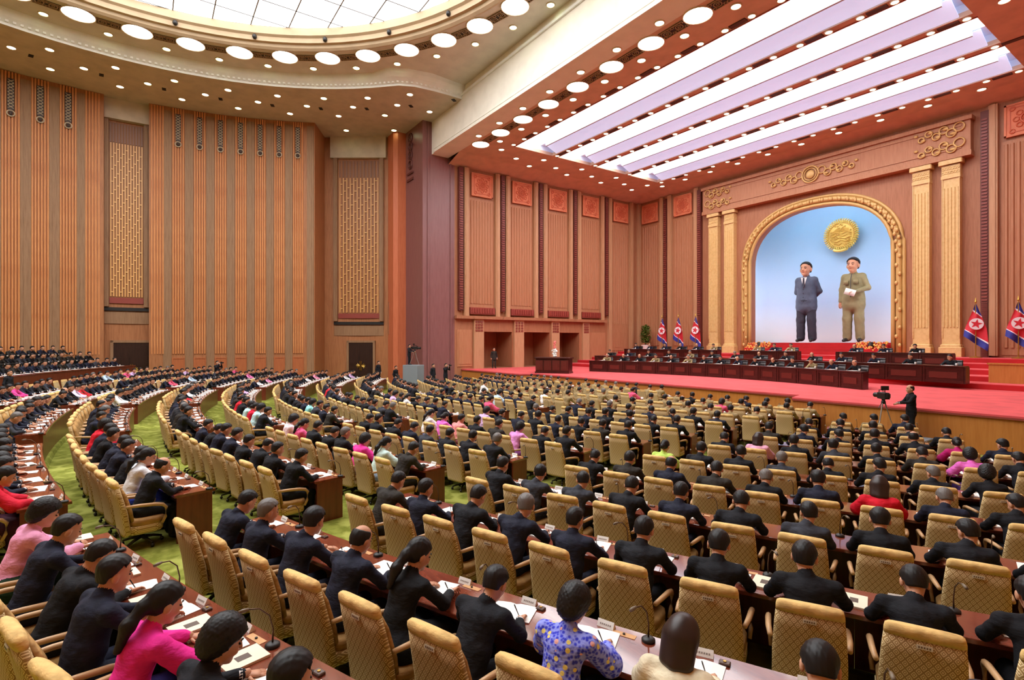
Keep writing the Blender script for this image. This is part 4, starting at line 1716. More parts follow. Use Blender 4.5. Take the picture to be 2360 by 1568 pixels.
# poses: name, joints, options
POSE = {
    'm_write': (seated(.36, .42), {}),
    'm_bow': (seated(.45, .62, .1, .2, .3), {}),
    'm_turn': (seated(.32, .34, .35, .3, .28), {}),
    'm_read': (seated(.26, .26, -.12, -.2, .31, .0, .215), dict(fat=1.08)),
    'm_left': (seated(.38, .44, .45, .4, .3, .02), {}),
    'f_write': (seated(.32, .4, -.1, .1, .27, 0, .18), dict(female=True, puffy=True, skirt=SKIRT)),
    'f_suit': (seated(.32, .42, -.25, .1, .26, 0, .18), dict(female=True, skirt=SKIRT)),
}
VAR = {}
for nm, (J, kw) in POSE.items():
    VAR[nm] = (human_mesh('body_' + nm, J, body_mats(cloth('suit_black', (26, 27, 33))), h=.0112, **kw), J['head'])


def low_human(nm):
    J, kw = POSE[nm]
    return human(J, h=.036, face=False, hands=False, wrinkle=0, **kw)


# ---- hair (head-local coordinates)
def hair(kind):
    def cut(y, tab):
        return np.interp(y, [t[0] for t in tab], [t[1] for t in tab])
    men = [(-.12, -.058), (-.06, -.052), (-.03, -.03), (-.018, -.012), (-.002, .012), (.028, .052), (.055, .084), (.08, .102), (.12, .108)]
    r = dict(short=(.087, .109, .112), flat=(.086, .108, .116), bald=(.083, .104, .106), pony=(.087, .11, .112), bob=(.1, .118, .118), perm=(.108, .125, .128), bun=(.087, .11, .112), cap=(.087, .109, .112), bouf=(.1, .118, .126))[kind]
    c = np.array((0, -.014, .03))
    base = Prim('e', 0, .02, c, None, r)
    parts = [base]
    tab = men
    if kind in ('pony', 'bun'):
        tab = [(-.12, -.1), (-.05, -.08), (-.012, -.02), (.005, .0), (.035, .045), (.075, .07), (.12, .078)]
        parts.append(ell(0, (0, -.115, -.02), (.045, .04, .05), .03))
        if kind == 'pony':
            parts += [cone(0, (0, -.125, -.03), (.01, -.165, -.13), .034, .04, .03), cone(0, (.01, -.165, -.13), (.0, -.16, -.27), .04, .022, .03)]
        else:
            parts.append(ell(0, (0, -.13, -.03), (.05, .045, .055), .02))
    if kind == 'bob':
        tab = [(-.13, -.2), (-.02, -.17), (.02, -.12), (.045, .03), (.08, .07), (.13, .08)]
        parts += [cone(0, (-.055, -.05, .0), (-.06, -.055, -.13), .055, .045, .04), cone(0, (.055, -.05, .0), (.06, -.055, -.13), .055, .045, .04), cone(0, (0, -.07, .0), (0, -.075, -.14), .06, .05, .04)]
    if kind == 'perm':
        tab = [(-.13, -.115), (-.05, -.09), (-.02, -.06), (.02, .02), (.05, .05), (.09, .075), (.13, .085)]
        parts += [ell(0, (0, -.07, -.03), (.085, .06, .07), .03)]
    skull = field([ell(0, (0, -.008, .025), (.081, .097, .097), .02), ell(0, (0, -.01, -.035), (.066, .075, .07), .03), cone(0, (0, -.03, -.03), (0, -.032, -.13), .054, .055, .03)])
    g = field(parts)

    def f(p):
        if kind in ('short', 'flat', 'bald', 'bouf'):
            top = {'short': .016, 'flat': .02, 'bald': .009, 'bouf': .036}[kind]
            th = np.interp(p[:, 2], [-.07, -.045, .0, .06], [.001, .006, .012, top])
            d = skull(p) - th
        else:
            d = g(p)
        if kind == 'perm':
            d = d + .006 * np.sin(p[:, 0] * 190) * np.sin(p[:, 1] * 180) * np.sin(p[:, 2] * 170)
        elif kind != 'bob':
            d = d + .0022 * np.sin(p[:, 0] * 230 + 40 * p[:, 2]) * np.sin(p[:, 2] * 60 + p[:, 1] * 90)
        zc = cut(p[:, 1], tab)
        if kind == 'bald':
            zc = np.where(p[:, 1] > -.03, .2, zc)
            zc = np.where((np.abs(p[:, 0]) > .055) & (p[:, 1] <= .03), cut(p[:, 1], tab), zc)
            d = np.where(p[:, 2] > .085, np.maximum(d, .01), d)
        if kind in ('short', 'flat', 'bouf'):
            side = np.clip((np.abs(p[:, 0]) - .05) / .02, 0, 1) * ((p[:, 1] > -.045) & (p[:, 1] < .03))
            zc = np.maximum(zc, zc + side * .03)
        tail = p[:, 1] < -.1
        zc = np.where(tail & (kind == 'pony'), -.5, zc)
        zc = np.where(tail & (kind == 'bun'), -.2, zc)
        return np.maximum(d, (zc - p[:, 2]) * .75)
    P, F = surface(f, (-.16, -.26, -.33), (.16, .14, .2), .008)
    return np_mesh('hair_' + kind, P, F, np.zeros(len(F), int), [HAIRK])


HAIR = {k: hair(k) for k in ('short', 'flat', 'bald', 'pony', 'bob', 'perm', 'bun', 'bouf')}


def set_mats(o, mats):
    for i, m in enumerate(mats):
        if i < len(o.material_slots) and m is not None and o.data.materials[i] is not m:
            o.material_slots[i].link = 'OBJECT'
            o.material_slots[i].material = m


def person(pose, loc, rz, mats, hairkind, hairmat, label, group=None, scale=1.0, name='person'):
    me, Mh = VAR[pose]
    t = link(name, me, None, loc, rz)
    t.scale = (scale, scale, scale)
    set_mats(t, mats)
    tag(t, label, 'person', group)
    if hairkind:
        hm = link('hair', HAIR[hairkind], t)
        hm.matrix_local = Mh
        set_mats(hm, [hairmat])
    return t
# ------------------------------------------------------------------ chairs
def diamond(name, base, line, s=.058):
    m = mat(name, base, .9, spec=.15)
    nt = m.node_tree
    sp = nt.nodes.new('ShaderNodeSeparateXYZ')
    nt.links.new(coords(nt), sp.inputs[0])
    u, v = math_n(nt, 'MULTIPLY', sp.outputs['X'], 1 / s), math_n(nt, 'MULTIPLY', sp.outputs['Z'], .72 / s)
    a = math_n(nt, 'ABSOLUTE', math_n(nt, 'SUBTRACT', math_n(nt, 'FRACT', math_n(nt, 'ADD', math_n(nt, 'ADD', u, v), 50)), .5))
    b = math_n(nt, 'ABSOLUTE', math_n(nt, 'SUBTRACT', math_n(nt, 'FRACT', math_n(nt, 'ADD', math_n(nt, 'SUBTRACT', u, v), 50)), .5))
    q = math_n(nt, 'MAXIMUM', a, b)
    w = math_n(nt, 'SINE', math_n(nt, 'MULTIPLY', q, 25.0))
    c = mix_rgb(nt, srgb(*line), srgb(*base), ramp(nt, w, -.5, .35))
    nt.links.new(c, nt.nodes['Principled BSDF'].inputs['Base Color'])
    return m


CH_FAB = diamond('chair_diamond_fabric', (240, 216, 166), (166, 130, 80))
CH_TOP = cloth('chair_top_lit_gold', (230, 190, 122), .1)  # lamplight on the top edge, put into the colour as brighter golden orange
CH_PAD = cloth('chair_pad', (176, 134, 80), .12)
CH_WOOD = wood('arm_wood', (206, 164, 118), (176, 130, 86), .35, (4, 1, 4))
CH_BASE = mat('chair_base', (34, 30, 28), .4)
CH_TAG = mat('chair_tag', (232, 222, 200), .6)
LEATHER = mat('dark_leather', (34, 24, 24), .4)


def loft(secs, n=14, p=3.5):
    """superellipse sections (cx, cy, z, hw, hd)"""
    b = MB()
    vs = []
    for cx, cy, z, hw, hd in secs:
        for k in range(n):
            t = 2 * PI * (k + .5) / n
            c, s = math.cos(t), math.sin(t)
            vs.append((cx + hw * math.copysign(abs(c) ** (2 / p), c), cy + hd * math.copysign(abs(s) ** (2 / p), s), z))
    fs = []
    for i in range(len(secs) - 1):
        for k in range(n):
            fs.append((i * n + k, i * n + (k + 1) % n, (i + 1) * n + (k + 1) % n, (i + 1) * n + k))
    fs += [tuple(reversed(range(n))), tuple(range((len(secs) - 1) * n, len(secs) * n))]
    return b.add(vs, fs)


def by(z):
    return -.235 - .155 * max(0, (z - .42)) / .66


CHP = [
    ('backrest', loft([(0, by(.26) - .02, .24, .26, .04), (0, by(.3), .28, .292, .055), (0, by(.6), .6, .288, .055), (0, by(.85), .85, .272, .05), (0, by(1.0), 1.0, .258, .045)]).mesh('backrest', CH_FAB, True)),
    ('top_roll', loft([(0, by(1.0), .992, .26, .047), (0, by(1.03), 1.03, .258, .056), (0, by(1.06), 1.065, .25, .052), (0, by(1.08), 1.085, .228, .03)]).mesh('top_roll', CH_TOP, True)),
    ('back_cushion', loft([(0, by(.45) + .075, .44, .235, .03), (0, by(.6) + .075, .6, .245, .045), (0, by(.85) + .07, .85, .225, .04), (0, by(1.0) + .05, .99, .2, .025)]).mesh('back_cushion', CH_PAD, True)),
    ('seat', loft([(0, .03, .36, .27, .24), (0, .03, .38, .285, .255), (0, .03, .44, .285, .255), (0, .03, .465, .26, .23)]).mesh('seat', CH_PAD, True)),
    ('seat_shell', loft([(0, .0, .24, .27, .24), (0, .0, .26, .292, .26), (0, .0, .36, .292, .262), (0, .0, .37, .28, .25)]).mesh('seat_shell', CH_FAB, True)),
]
for s in (-1, 1):
    a = MB()
    x = s * .315
    pts = [(x * .95, -.27, .70), (x, -.1, .695), (x * 1.02, .1, .675), (x * 1.02, .2, .65), (x, .25, .60), (x * .98, .24, .45), (x * .95, .2, .36)]
    a.tube(pts, [.022, .026, .028, .027, .024, .021, .02], 8)
    CHP.append(('armrest', a.mesh('armrest', CH_WOOD, True)))
b = MB().lathe([(.03, .12), (.03, .24)], 8)
for k in range(5):
    t = 2 * PI * k / 5 + .3
    b.tube([(0, 0, .13), (.15 * math.cos(t), .15 * math.sin(t), .11), (.27 * math.cos(t), .27 * math.sin(t), .075)], [.028, .022, .016], 6)
    b.ball((.27 * math.cos(t), .27 * math.sin(t), .032), (.03, .03, .032), 8, 5)
CHP.append(('swivel_base', b.mesh('swivel_base', CH_BASE, True)))
tg = MB().box(-.05, .05, by(.955) - .058, by(.955) - .05, .93, .96, 0)
for k in range(5):
    tg.box(-.04 + k * .017, -.03 + k * .017, by(.955) - .0595, by(.955) - .058, .938, .952, 1)
CHP.append(('name_tag', tg.mesh('name_tag', [CH_TAG, mat('tag_ink', (120, 96, 70), .7)])))


def chair(loc, rz, label, group, parts=None, dark=False, name='conference_chair'):
    t = thing(name, label, 'chair', loc, rz, group)
    for nm, me in CHP:
        if parts and nm not in parts:
            continue
        o = link(nm, me, t)
        if dark and nm not in ('swivel_base',):
            for i in range(len(o.material_slots)):
                o.material_slots[i].link = 'OBJECT'
                o.material_slots[i].material = LEATHER
    return t


# low detail chair for the far mass: slot 0 fabric, 1 top, 2 pad, 3 wood
lc = MB()
for (nm, secs, mi) in (('b', [(0, by(.3), .25, .29, .055), (0, by(.8), .8, .275, .052), (0, by(1.0), 1.0, .258, .046)], 0), ('t', [(0, by(1.0), 1.0, .258, .05), (0, by(1.06), 1.08, .235, .04)], 1), ('s', [(0, .02, .25, .29, .26), (0, .02, .46, .28, .25)], 2)):
    q = loft(secs, 8)
    lc.add(q.v, q.f, mi)
for s in (-1, 1):
    lc.box(s * .315 - .025, s * .315 + .025, -.27, .24, .65, .7, 3).box(s * .305 - .02, s * .305 + .02, .2, .24, .36, .66, 3)
lc.box(-.04, .04, -.04, .04, 0, .25, 4).box(-.25, .25, -.03, .03, .0, .09, 4).box(-.03, .03, -.25, .25, 0, .09, 4)

# ------------------------------------------------------------------ table-top items
pp = MB()
for s in (-1, 1):
    sec = [(0, .004), (.05, .014), (.12, .012), (.205, .004)]
    top = [[(s * x, y, z + .003) for x, z in sec] for y in (-.14, .14)]
    bot = [[(s * x, y, 0.0) for x, z in sec] for y in (-.14, .14)]
    pp.strip(top[0], top[1]).strip(bot[0], top[0]).strip(bot[1], top[1])
    pp.quad(bot[0][-1], bot[1][-1], top[1][-1], top[0][-1])
    pp.quad(bot[0][0], bot[1][0], bot[1][-1], bot[0][-1])
m = M_PAPER
nt = m.node_tree
sp = nt.nodes.new('ShaderNodeSeparateXYZ')
nt.links.new(coords(nt), sp.inputs[0])
ME_OPEN = pp.mesh('open_document', M_PAPER)
ME_SHEET = MB().box(-.105, .105, -.148, .148, 0, .006).box(-.1, .108, -.15, .14, .006, .009, 0, Matrix.Rotation(.06, 4, 'Z')).mesh('paper_sheets', M_PAPER)
bk = MB().box(-.11, .11, -.15, .15, 0, .018, 0)
ME_BOOK = bk.mesh('cover', mat('booklet_cover', (240, 230, 204), .6))
ME_BPIC = MB().box(-.035, .035, -.05, .05, .018, .0195, 0).mesh('cover_picture', mat('booklet_picture', (96, 78, 66), .6))
np_ = MB().add([(-.075, -.028, 0), (.075, -.028, 0), (.075, .028, 0), (-.075, .028, 0), (-.075, 0, .055), (.075, 0, .055)], [(0, 1, 5, 4), (2, 3, 4, 5), (0, 4, 3), (1, 2, 5), (3, 2, 1, 0)], 0)
for sg in (-1, 1):
    for k in range(6):
        x = -.045 + .018 * k
        y0, y1 = sg * .0185, sg * .0125
        o_ = sg * .0014
        np_.add([(x - .006, y0 + o_, .0187), (x + .006, y0 + o_, .0187), (x + .006, y1 + o_, .0304), (x - .006, y1 + o_, .0304)], [(0, 1, 2, 3)], 1)
ME_PLATE = np_.mesh('name_plate', [mat('plate_white', (240, 236, 228), .5), mat('plate_ink', (150, 138, 128), .7)])
MICB = MB().lathe([(.055, 0), (.055, .018), (.04, .03), (.012, .034)], 12).mesh('base', M_DARK, True)
MICN = MB().tube([(0, 0, .03), (0, .005, .13), (0, -.02, .24), (0, -.09, .31), (0, -.17, .325)], [.008, .006, .006, .006, .006], 6).mesh('neck', mat('mic_neck', (92, 70, 52), .35, .6), True)
MICH = MB().tube([(0, -.16, .325), (0, -.2, .322), (0, -.23, .318)], [.011, .016, .013], 8).mesh('head', mat('mic_head', (120, 104, 84), .5), True)
BOXM = MB().bevbox(-.04, .04, -.03, .03, 0, .02, .006).mesh('voting_unit', mat('unit_plastic', (84, 62, 52), .4))
BOXK = MB().lathe([(.012, .02), (.012, .026)], 8).mesh('button', M_BRASS)
ME_INLAY = MB().box(-.1, .1, -.03, .03, 0, .0025).mesh('plate', mat('inlay_tan', (206, 152, 96), .5))
ME_INKNOB = MB().ball((0, 0, .008), (.012, .012, .008), 8, 4).mesh('socket', M_DARK)
ME_PEN = MB().tube([(0, 0, 0), (.0, -.05, .1), (0, -.062, .125)], [.003, .0055, .0045], 6).mesh('pen', M_DARK)

# ------------------------------------------------------------------ seats
SEATS = []      # dict(block,k,i,pos,phi)
BLK = [('audience-right outer', 13.3, 23.4, 1, -2, 9), ('audience-right inner', 10.9, 4.7, -1, -2, 11), ('centre', 2.9, -3.0, -1, -2, 11),
       ('audience-left inner', -4.75, -11.1, -1, -2, 11), ('audience-left outer', -13.3, -25.0, -1, -2, 9)]
ROWS = {}
for bn, x0, x1, sg, k0, k1 in BLK:
    for k in range(k0, k1 + 1):
        x = x0 + ({-2: .3, -1: .35, 0: .4, 1: .2}.get(k, 0) if sg > 0 else 0)
        row = []
        while (x - x1) * sg < 0:
            R = rrow(k)
            y = yrow(k, x)
            phi = math.asin(x / R)
            if math.hypot(x, y - HCY) > 25.2 or (x < -13 and y > 13.9):
                break
            row.append(dict(b=bn, k=k, i=len(row), x=x, y=y, phi=phi, n=(k1 + 1 - k)))
            x += sg * .8 * math.cos(phi)
        ROWS[(bn, k)] = row
        SEATS += row
for s in SEATS:
    c, sn = math.cos(s['phi']), math.sin(s['phi'])
    s['o'] = Vector((s['x'] - sn * .36, s['y'] + c * .36, zrow(s['k'])))
    s['M'] = Matrix.Translation(s['o']) @ Matrix.Rotation(s['phi'], 4, 'Z')
    s['head'] = s['M'] @ Vector((0, .28, 1.2))
    q = pixel_of(s['head'])
    s['px'] = q
    qc = pixel_of(s['M'] @ Vector((0, -.35, 1.0)))
    s['vis'] = (q is not None and q[2] > 1.0 and -160 < q[0] < 2520 and q[1] < 1830) or (qc is not None and qc[2] > 1.0 and -120 < qc[0] < 2480 and qc[1] < 1700)
VIS = [s for s in SEATS if s['vis']]
VIS.sort(key=lambda s: (s['head'] - CAM).length)

# clothing by where the photograph shows it (pixel of the head)
SUITS = [cloth('suit_black', (26, 27, 33)), cloth('suit_ink', (20, 21, 26)), cloth('suit_navy', (30, 33, 50)), cloth('suit_charcoal', (54, 56, 64)), cloth('suit_umber', (46, 42, 38))]
SNAMES = ['black', 'black', 'navy', 'charcoal', 'brown']
TAN = cloth('uniform_tan', (150, 130, 92))
m = cloth('floral_blue', (54, 60, 200), .1)
nt = m.node_tree
vo = nt.nodes.new('ShaderNodeTexVoronoi')
vo.inputs['Scale'].default_value = 17
nt.links.new(coords(nt), vo.inputs['Vector'])
vo2 = nt.nodes.new('ShaderNodeTexVoronoi')
vo2.inputs['Scale'].default_value = 38
nt.links.new(coords(nt), vo2.inputs['Vector'])
c = mix_rgb(nt, srgb(54, 60, 205), srgb(150, 160, 246), ramp(nt, vo2.outputs['Distance'], .3, .65))
f_ = math_n(nt, 'LESS_THAN', vo.outputs['Distance'], .3)
sepc = nt.nodes.new('ShaderNodeSeparateColor')
nt.links.new(vo.outputs['Color'], sepc.inputs[0])
c2 = mix_rgb(nt, srgb(236, 216, 120), srgb(236, 176, 170), math_n(nt, 'GREATER_THAN', sepc.outputs[0], .55))
f2 = math_n(nt, 'MULTIPLY', f_, math_n(nt, 'GREATER_THAN', sepc.outputs[1], .35))
nt.links.new(mix_rgb(nt, c, c2, f2), nt.nodes['Principled BSDF'].inputs['Base Color'])
FLORAL = m
SPEC = [  # px, py, colour, words, hair, pose, lower
    (60, 1275, (242, 160, 196), 'blush', 'perm', 'f_write', (34, 60, 42)),
    (375, 1425, (240, 44, 150), 'fuchsia', 'pony', 'f_write', (40, 34, 90)),
    (520, 1530, (26, 27, 33), 'black', 'perm', 'f_suit', None),
    (985, 1280, (24, 25, 30), 'black', 'pony', 'f_suit', None),
    (1305, 1385, 'floral', 'blue flowered', 'perm', 'f_write', (20, 20, 24)),
    (1530, 1440, (234, 222, 190), 'cream', 'bob', 'f_write', (200, 190, 160)),
    (1975, 1125, (214, 24, 46), 'red', 'bob', 'f_write', (40, 20, 30)),
    (1490, 1035, (200, 240, 112), 'lime', 'bun', 'f_write', (220, 40, 70)),
    (1755, 1045, (246, 176, 204), 'rose-pink', 'bob', 'f_write', (120, 60, 90)),
    (2265, 1050, (238, 112, 204), 'vivid-pink', 'perm', 'f_write', (80, 50, 110)),
    (2235, 985, (190, 32, 112), 'magenta', 'bun', 'f_write', (60, 20, 50)),
    (2320, 1095, (24, 24, 28), 'black', 'perm', 'f_suit', None),
    (355, 1070, (226, 230, 242), 'white', 'pony', 'f_write', (44, 64, 170)),
    (245, 970, (216, 30, 52), 'red', 'perm', 'f_write', (30, 80, 60)),
    (822, 1020, (242, 60, 160), 'fuchsia', 'perm', 'f_write', (90, 40, 80)),
    (890, 1025, (204, 232, 226), 'mint', 'pony', 'f_write', (150, 170, 190)),
    (672, 975, (246, 216, 222), 'blush', 'perm', 'f_write', (180, 120, 140)),
    (704, 976, (240, 96, 146), 'patterned', 'pony', 'f_write', (200, 60, 110)),
    (582, 945, (216, 30, 60), 'red', 'bun', 'f_write', (40, 30, 50)),
    (604, 955, (190, 226, 234), 'sky-blue', 'perm', 'f_write', (60, 90, 140)),
    (575, 935, (190, 226, 226), 'aqua', 'perm', 'f_write', (60, 90, 140)),
    (990, 950, (240, 238, 242), 'white', 'pony', 'f_write', (120, 120, 150)),
    (1015, 955, (226, 112, 204), 'orchid', 'bun', 'f_write', (100, 60, 130)),
    (1078, 968, (246, 152, 150), 'salmon', 'short', 'f_write', (150, 80, 90)),
    (1178, 975, (228, 152, 218), 'lilac', 'perm', 'f_write', (150, 80, 150)),
    (40, 900, (232, 70, 150), 'pink', 'perm', 'f_write', (120, 30, 90)),
    (180, 910, (226, 206, 240), 'lavender', 'bun', 'f_write', (150, 130, 170)),
    (200, 900, (206, 40, 50), 'red', 'perm', 'f_write', (90, 30, 40)),
    (20, 1085, (212, 30, 56), 'red', 'bun', 'f_write', (60, 20, 40)),
    (400, 880, (226, 90, 120), 'rose', 'perm', 'f_write', (90, 40, 60)),
    (580, 868, (240, 130, 190), 'pink', 'bun', 'f_write', (120, 50, 90)),
    (735, 905, (150, 226, 226), 'aqua', 'perm', 'f_write', (20, 120, 120)),
    (730, 862, (236, 150, 180), 'pink', 'perm', 'f_write', (120, 50, 90)),
]
for px, py, col, wd, hk, ps, low_ in SPEC:
    best = min((s for s in VIS if s['px'] and 'spec' not in s), key=lambda s: (s['px'][0] - px) ** 2 + (s['px'][1] - py) ** 2)
    best['spec'] = (col, wd, hk, ps, low_)
MEN = ['m_write', 'm_bow', 'm_turn', 'm_read', 'm_left', 'm_write', 'm_bow']
NUM = ['zero', 'one', 'two', 'three', 'four', 'five', 'six', 'seven', 'eight', 'nine', 'ten', 'eleven', 'twelve', 'thirteen', 'fourteen', 'fifteen']
HWORD = {'perm': 'curly-haired', 'pony': 'ponytailed', 'bob': 'bob-haired', 'bun': 'neat-haired', 'short': 'short-haired', 'flat': 'short-haired', 'bald': 'balding'}
for s in SEATS:
    r = random.Random(hash((s['b'][9:], s['k'], s['i'])) if False else (len(s['b']) * 7919 + s['k'] * 131 + s['i'] * 17 + int(s['x'] * 10) * 3))
    s['r'] = r
    s['jit'] = r.uniform(-.09, .09)
    ais = {'o': 'aisle', 'i': 'outer aisle', 'c': 'right aisle'}['c' if s['b'] == 'centre' else s['b'].split()[1][0]]
    where = '%s from %s, row %s from stage, %s block' % (ORD[s['i'] + 1] if s['i'] < 15 else 'last', ais, NUM[s['n']], s['b'])
    s['rowname'] = 'row %s from stage, %s block' % (NUM[s['n']], s['b'])
    s['where'] = where
    inner = 'inner' in s['b'] or s['b'] == 'centre'
    if 'spec' in s:
        col, wd, hk, ps, low_ = s['spec']
        cl = FLORAL if col == 'floral' else cloth('dress_%d_%d_%d' % col, col, .08)
        lw = cloth('skirt_%d_%d_%d' % low_, low_, .12) if low_ else cl
        s['cl'], s['pose'], s['hair'], s['hm'] = body_mats(cl, lw), ps, hk, (HAIRB if hk == 'bob' else HAIRK)
        s['label'] = '%s person in %s %s, %s' % (HWORD[hk], wd, 'suit' if ps == 'f_suit' else 'dress', where)
        continue
    tan = (inner and s['k'] >= 8 and s['x'] > -6 and r.random() < .85) or (s['b'] == 'audience-right outer' and s['k'] >= 8 and r.random() < .6)
    far_f = s['px'] and s['px'][2] > 17 and r.random() < .09
    if far_f:
        wd, col = r.choice([('pink', (240, 150, 190)), ('rose', (226, 90, 130)), ('white', (236, 236, 240)), ('lilac', (214, 180, 226)), ('sky-blue', (190, 214, 236)), ('red', (206, 36, 52))])
        hk = r.choice(['perm', 'bun', 'pony'])
        s['cl'], s['pose'], s['hair'], s['hm'] = body_mats(cloth('dress_%d_%d_%d' % col, col, .08), SUITS[2]), 'f_write', hk, HAIRK
        s['label'] = '%s person in %s dress, %s' % (HWORD[hk], wd, where)
        continue
    if tan:
        cl, wd = TAN, 'tan uniform'
        s['cl'] = body_mats(TAN, None, TAN)
    else:
        i = r.choices(range(5), (42, 20, 24, 9, 5))[0]
        cl, wd = SUITS[i], SNAMES[i] + ' suit'
        s['cl'] = body_mats(cl)
    hk = r.choices(['short', 'flat', 'bald'], (58, 38, 4))[0]
    s['pose'], s['hair'] = r.choice(MEN), hk
    gr = r.random() < .07
    s['hm'] = HAIRG if gr else HAIRK
    s['label'] = '%s person in %s, %s' % ('balding' if hk == 'bald' else 'grey-haired' if gr else 'dark-haired', wd, where)

# ---- desks, one per block and row
def on_desk(s, x, y, z, rz=0.0):
    """point on the desk in front of a seat (metres right of and ahead of the seat)"""
    return s['M'] @ Vector((x, y, z)), s['phi'] + rz


DZ = .765
for (bn, k), row in ROWS.items():
    if not row or not any(s['vis'] for s in row):
        continue
    vis = [s for s in row if s['vis']]
    vis.sort(key=lambda s: s['x'])
    xa, xb = vis[0]['x'], vis[-1]['x']
    R = rrow(k)
    pa, pb = math.asin(xa / R) - .42 / R, math.asin(xb / R) + .42 / R
    yc = y0row(k) + R
    n = max(1, round((pb - pa) * R / 1.6))
    sub = 2
    z = zrow(k)
    mid = (pa + pb) / 2
    org = Vector((math.sin(mid) * (R - .36), yc - math.cos(mid) * (R - .36), z))
    nrow = vis[0]['n']
    t = thing('curved_desk', 'curved mahogany desk of the %s row from the stage, %s block' % (ORD[nrow], bn), 'desk', org)

    def dp(phi, f, zz):
        r_ = R - .36 - f
        return (math.sin(phi) * r_ - org.x, yc - math.cos(phi) * r_ - org.y, zz)
    ph = [pa + (pb - pa) * i / (n * sub) for i in range(n * sub + 1)]
    tp = MB()
    f0, f1 = .335, .93
    a0, a1 = [dp(p, f0, .725) for p in ph], [dp(p, f0, DZ - .006) for p in ph]
    a2, b2 = [dp(p, f0 + .006, DZ) for p in ph], [dp(p, f1 - .006, DZ) for p in ph]
    b1, b0 = [dp(p, f1, DZ - .006) for p in ph], [dp(p, f1, .725) for p in ph]
    for p, q in ((a0, a1), (a1, a2), (a2, b2), (b2, b1), (b1, b0), (b0, a0)):
        tp.strip(p, q)
    for i in (0, -1):
        tp.add([a0[i], a1[i], a2[i], b2[i], b1[i], b0[i]], [(0, 1, 2, 3, 4, 5)])
    tp.obj('desk_top', M_MAHOG, t)
    for i in range(n):
        q0, q1 = ph[i * sub] + .0012 / R, ph[(i + 1) * sub] - .0012 / R
        c = MB()
        pts = [q0 + (q1 - q0) * j / 3 for j in range(4)]
        o0, o1 = [dp(p, f1 - .05, 0) for p in pts], [dp(p, f1 - .05, .725) for p in pts]
        i0, i1 = [dp(p, f1 - .08, 0) for p in pts], [dp(p, f1 - .08, .725) for p in pts]
        c.strip(o0, o1).strip(i1, i0).strip(o1, i1)
        c.quad(o0[0], o1[0], i1[0], i0[0]).quad(o0[-1], i0[-1], i1[-1], o1[-1])
        c.obj('front_panel', M_MAHOGF, t)
    for p, d in ((pa, 1), (pb, -1)):
        c = MB()
        e = d * .035 / R
        q = [dp(p, f0 + .03, 0), dp(p, f1 - .05, 0), dp(p + e, f1 - .05, 0), dp(p + e, f0 + .03, 0)]
        u = [(x, y, .725) for x, y, _ in q]
        c.add(q + u, [(0, 1, 2, 3), (4, 5, 6, 7), (0, 1, 5, 4), (1, 2, 6, 5), (2, 3, 7, 6), (3, 0, 4, 7)])
        c.obj('end_panel', M_MAHOGF, t)

# ---- people, chairs and papers: the nearest 300 of each are single things
FULL = None
MAIN = ('backrest', 'top_roll', 'back_cushion', 'seat', 'seat_shell', 'armrest', 'swivel_base')
for s in VIS[:300]:
    d = (s['head'] - CAM).length
    person(s['pose'], s['o'], s['phi'] + s['jit'] * .6, s['cl'], s['hair'], s['hm'], s['label'], 'seated people, ' + s['rowname'], s['r'].uniform(.97, 1.03))
    chair(s['o'], s['phi'] + s['jit'], 'gold patterned conference chair, ' + s['where'], 'chairs, ' + s['rowname'], FULL if d < 14 else MAIN)

far_p, far_c, far_d = [], [], []
LOWH = {}
for nm in ('m_write', 'm_bow', 'm_turn', 'm_read', 'f_write'):
    P_, F_, m_ = low_human(nm)
    LOWH[nm] = (np.array(P_), np.array(F_), np.array(m_), VAR[nm][1])
hairlow = MB().ball((0, -.014, .035), (.088, .108, .105), 10, 6)
hairlow.v = [p for p in hairlow.v]
HLV, HLF = np.array(hairlow.v), hairlow.f
# shear the lower front of the hair ball back so that the face shows
HLV[:, 1] = np.where((HLV[:, 2] < .06) & (HLV[:, 1] > -.02), -.03, HLV[:, 1])


def merge_far(seats, extra_pos=()):
    """one joined mesh for the far crowd"""
    pal = [SKIN, SHIRT, HAIRK, HAIRG, HAIRB, TAN] + SUITS
    pi = {m.name: i for i, m in enumerate(pal)}
    V, Fq, MI = [], [], []
    off = 0
    for s in seats:
        ps = s['pose'] if s['pose'] in LOWH else ('f_write' if s['pose'][0] == 'f' else 'm_turn')
        P_, F_, m_, Mh = LOWH[ps]
        M = np.array(s['M'] @ Matrix.Rotation(s['jit'] * .6, 4, 'Z'))
        q = P_ @ M[:3, :3].T + M[:3, 3]
        mats = s['cl']
        mp = []
        for mm in mats[:5] + [mats[0], mats[0]]:
            if mm.name not in pi:
                pi[mm.name] = len(pal)
                pal.append(mm)
            mp.append(pi[mm.name])
        V.append(q)
        Fq += (F_ + off).tolist()
        MI += [mp[i] for i in m_]
        off += len(q)
        H = M @ np.array(Mh)
        q = HLV @ H[:3, :3].T + H[:3, 3]
        V.append(q)
        Fq += [[i + off for i in f] for f in HLF]
        MI += [pi.get(s['hm'].name, 2)] * len(HLF)
        off += len(q)
    me = bpy.data.meshes.new('far_crowd')
    me.from_pydata(np.concatenate(V).tolist(), [], Fq)
    for mm in pal:
        me.materials.append(mm)
    me.polygons.foreach_set('material_index', np.asarray(MI, np.int32))
    me.polygons.foreach_set('use_smooth', np.ones(len(Fq), bool))
    me.update()
    return me


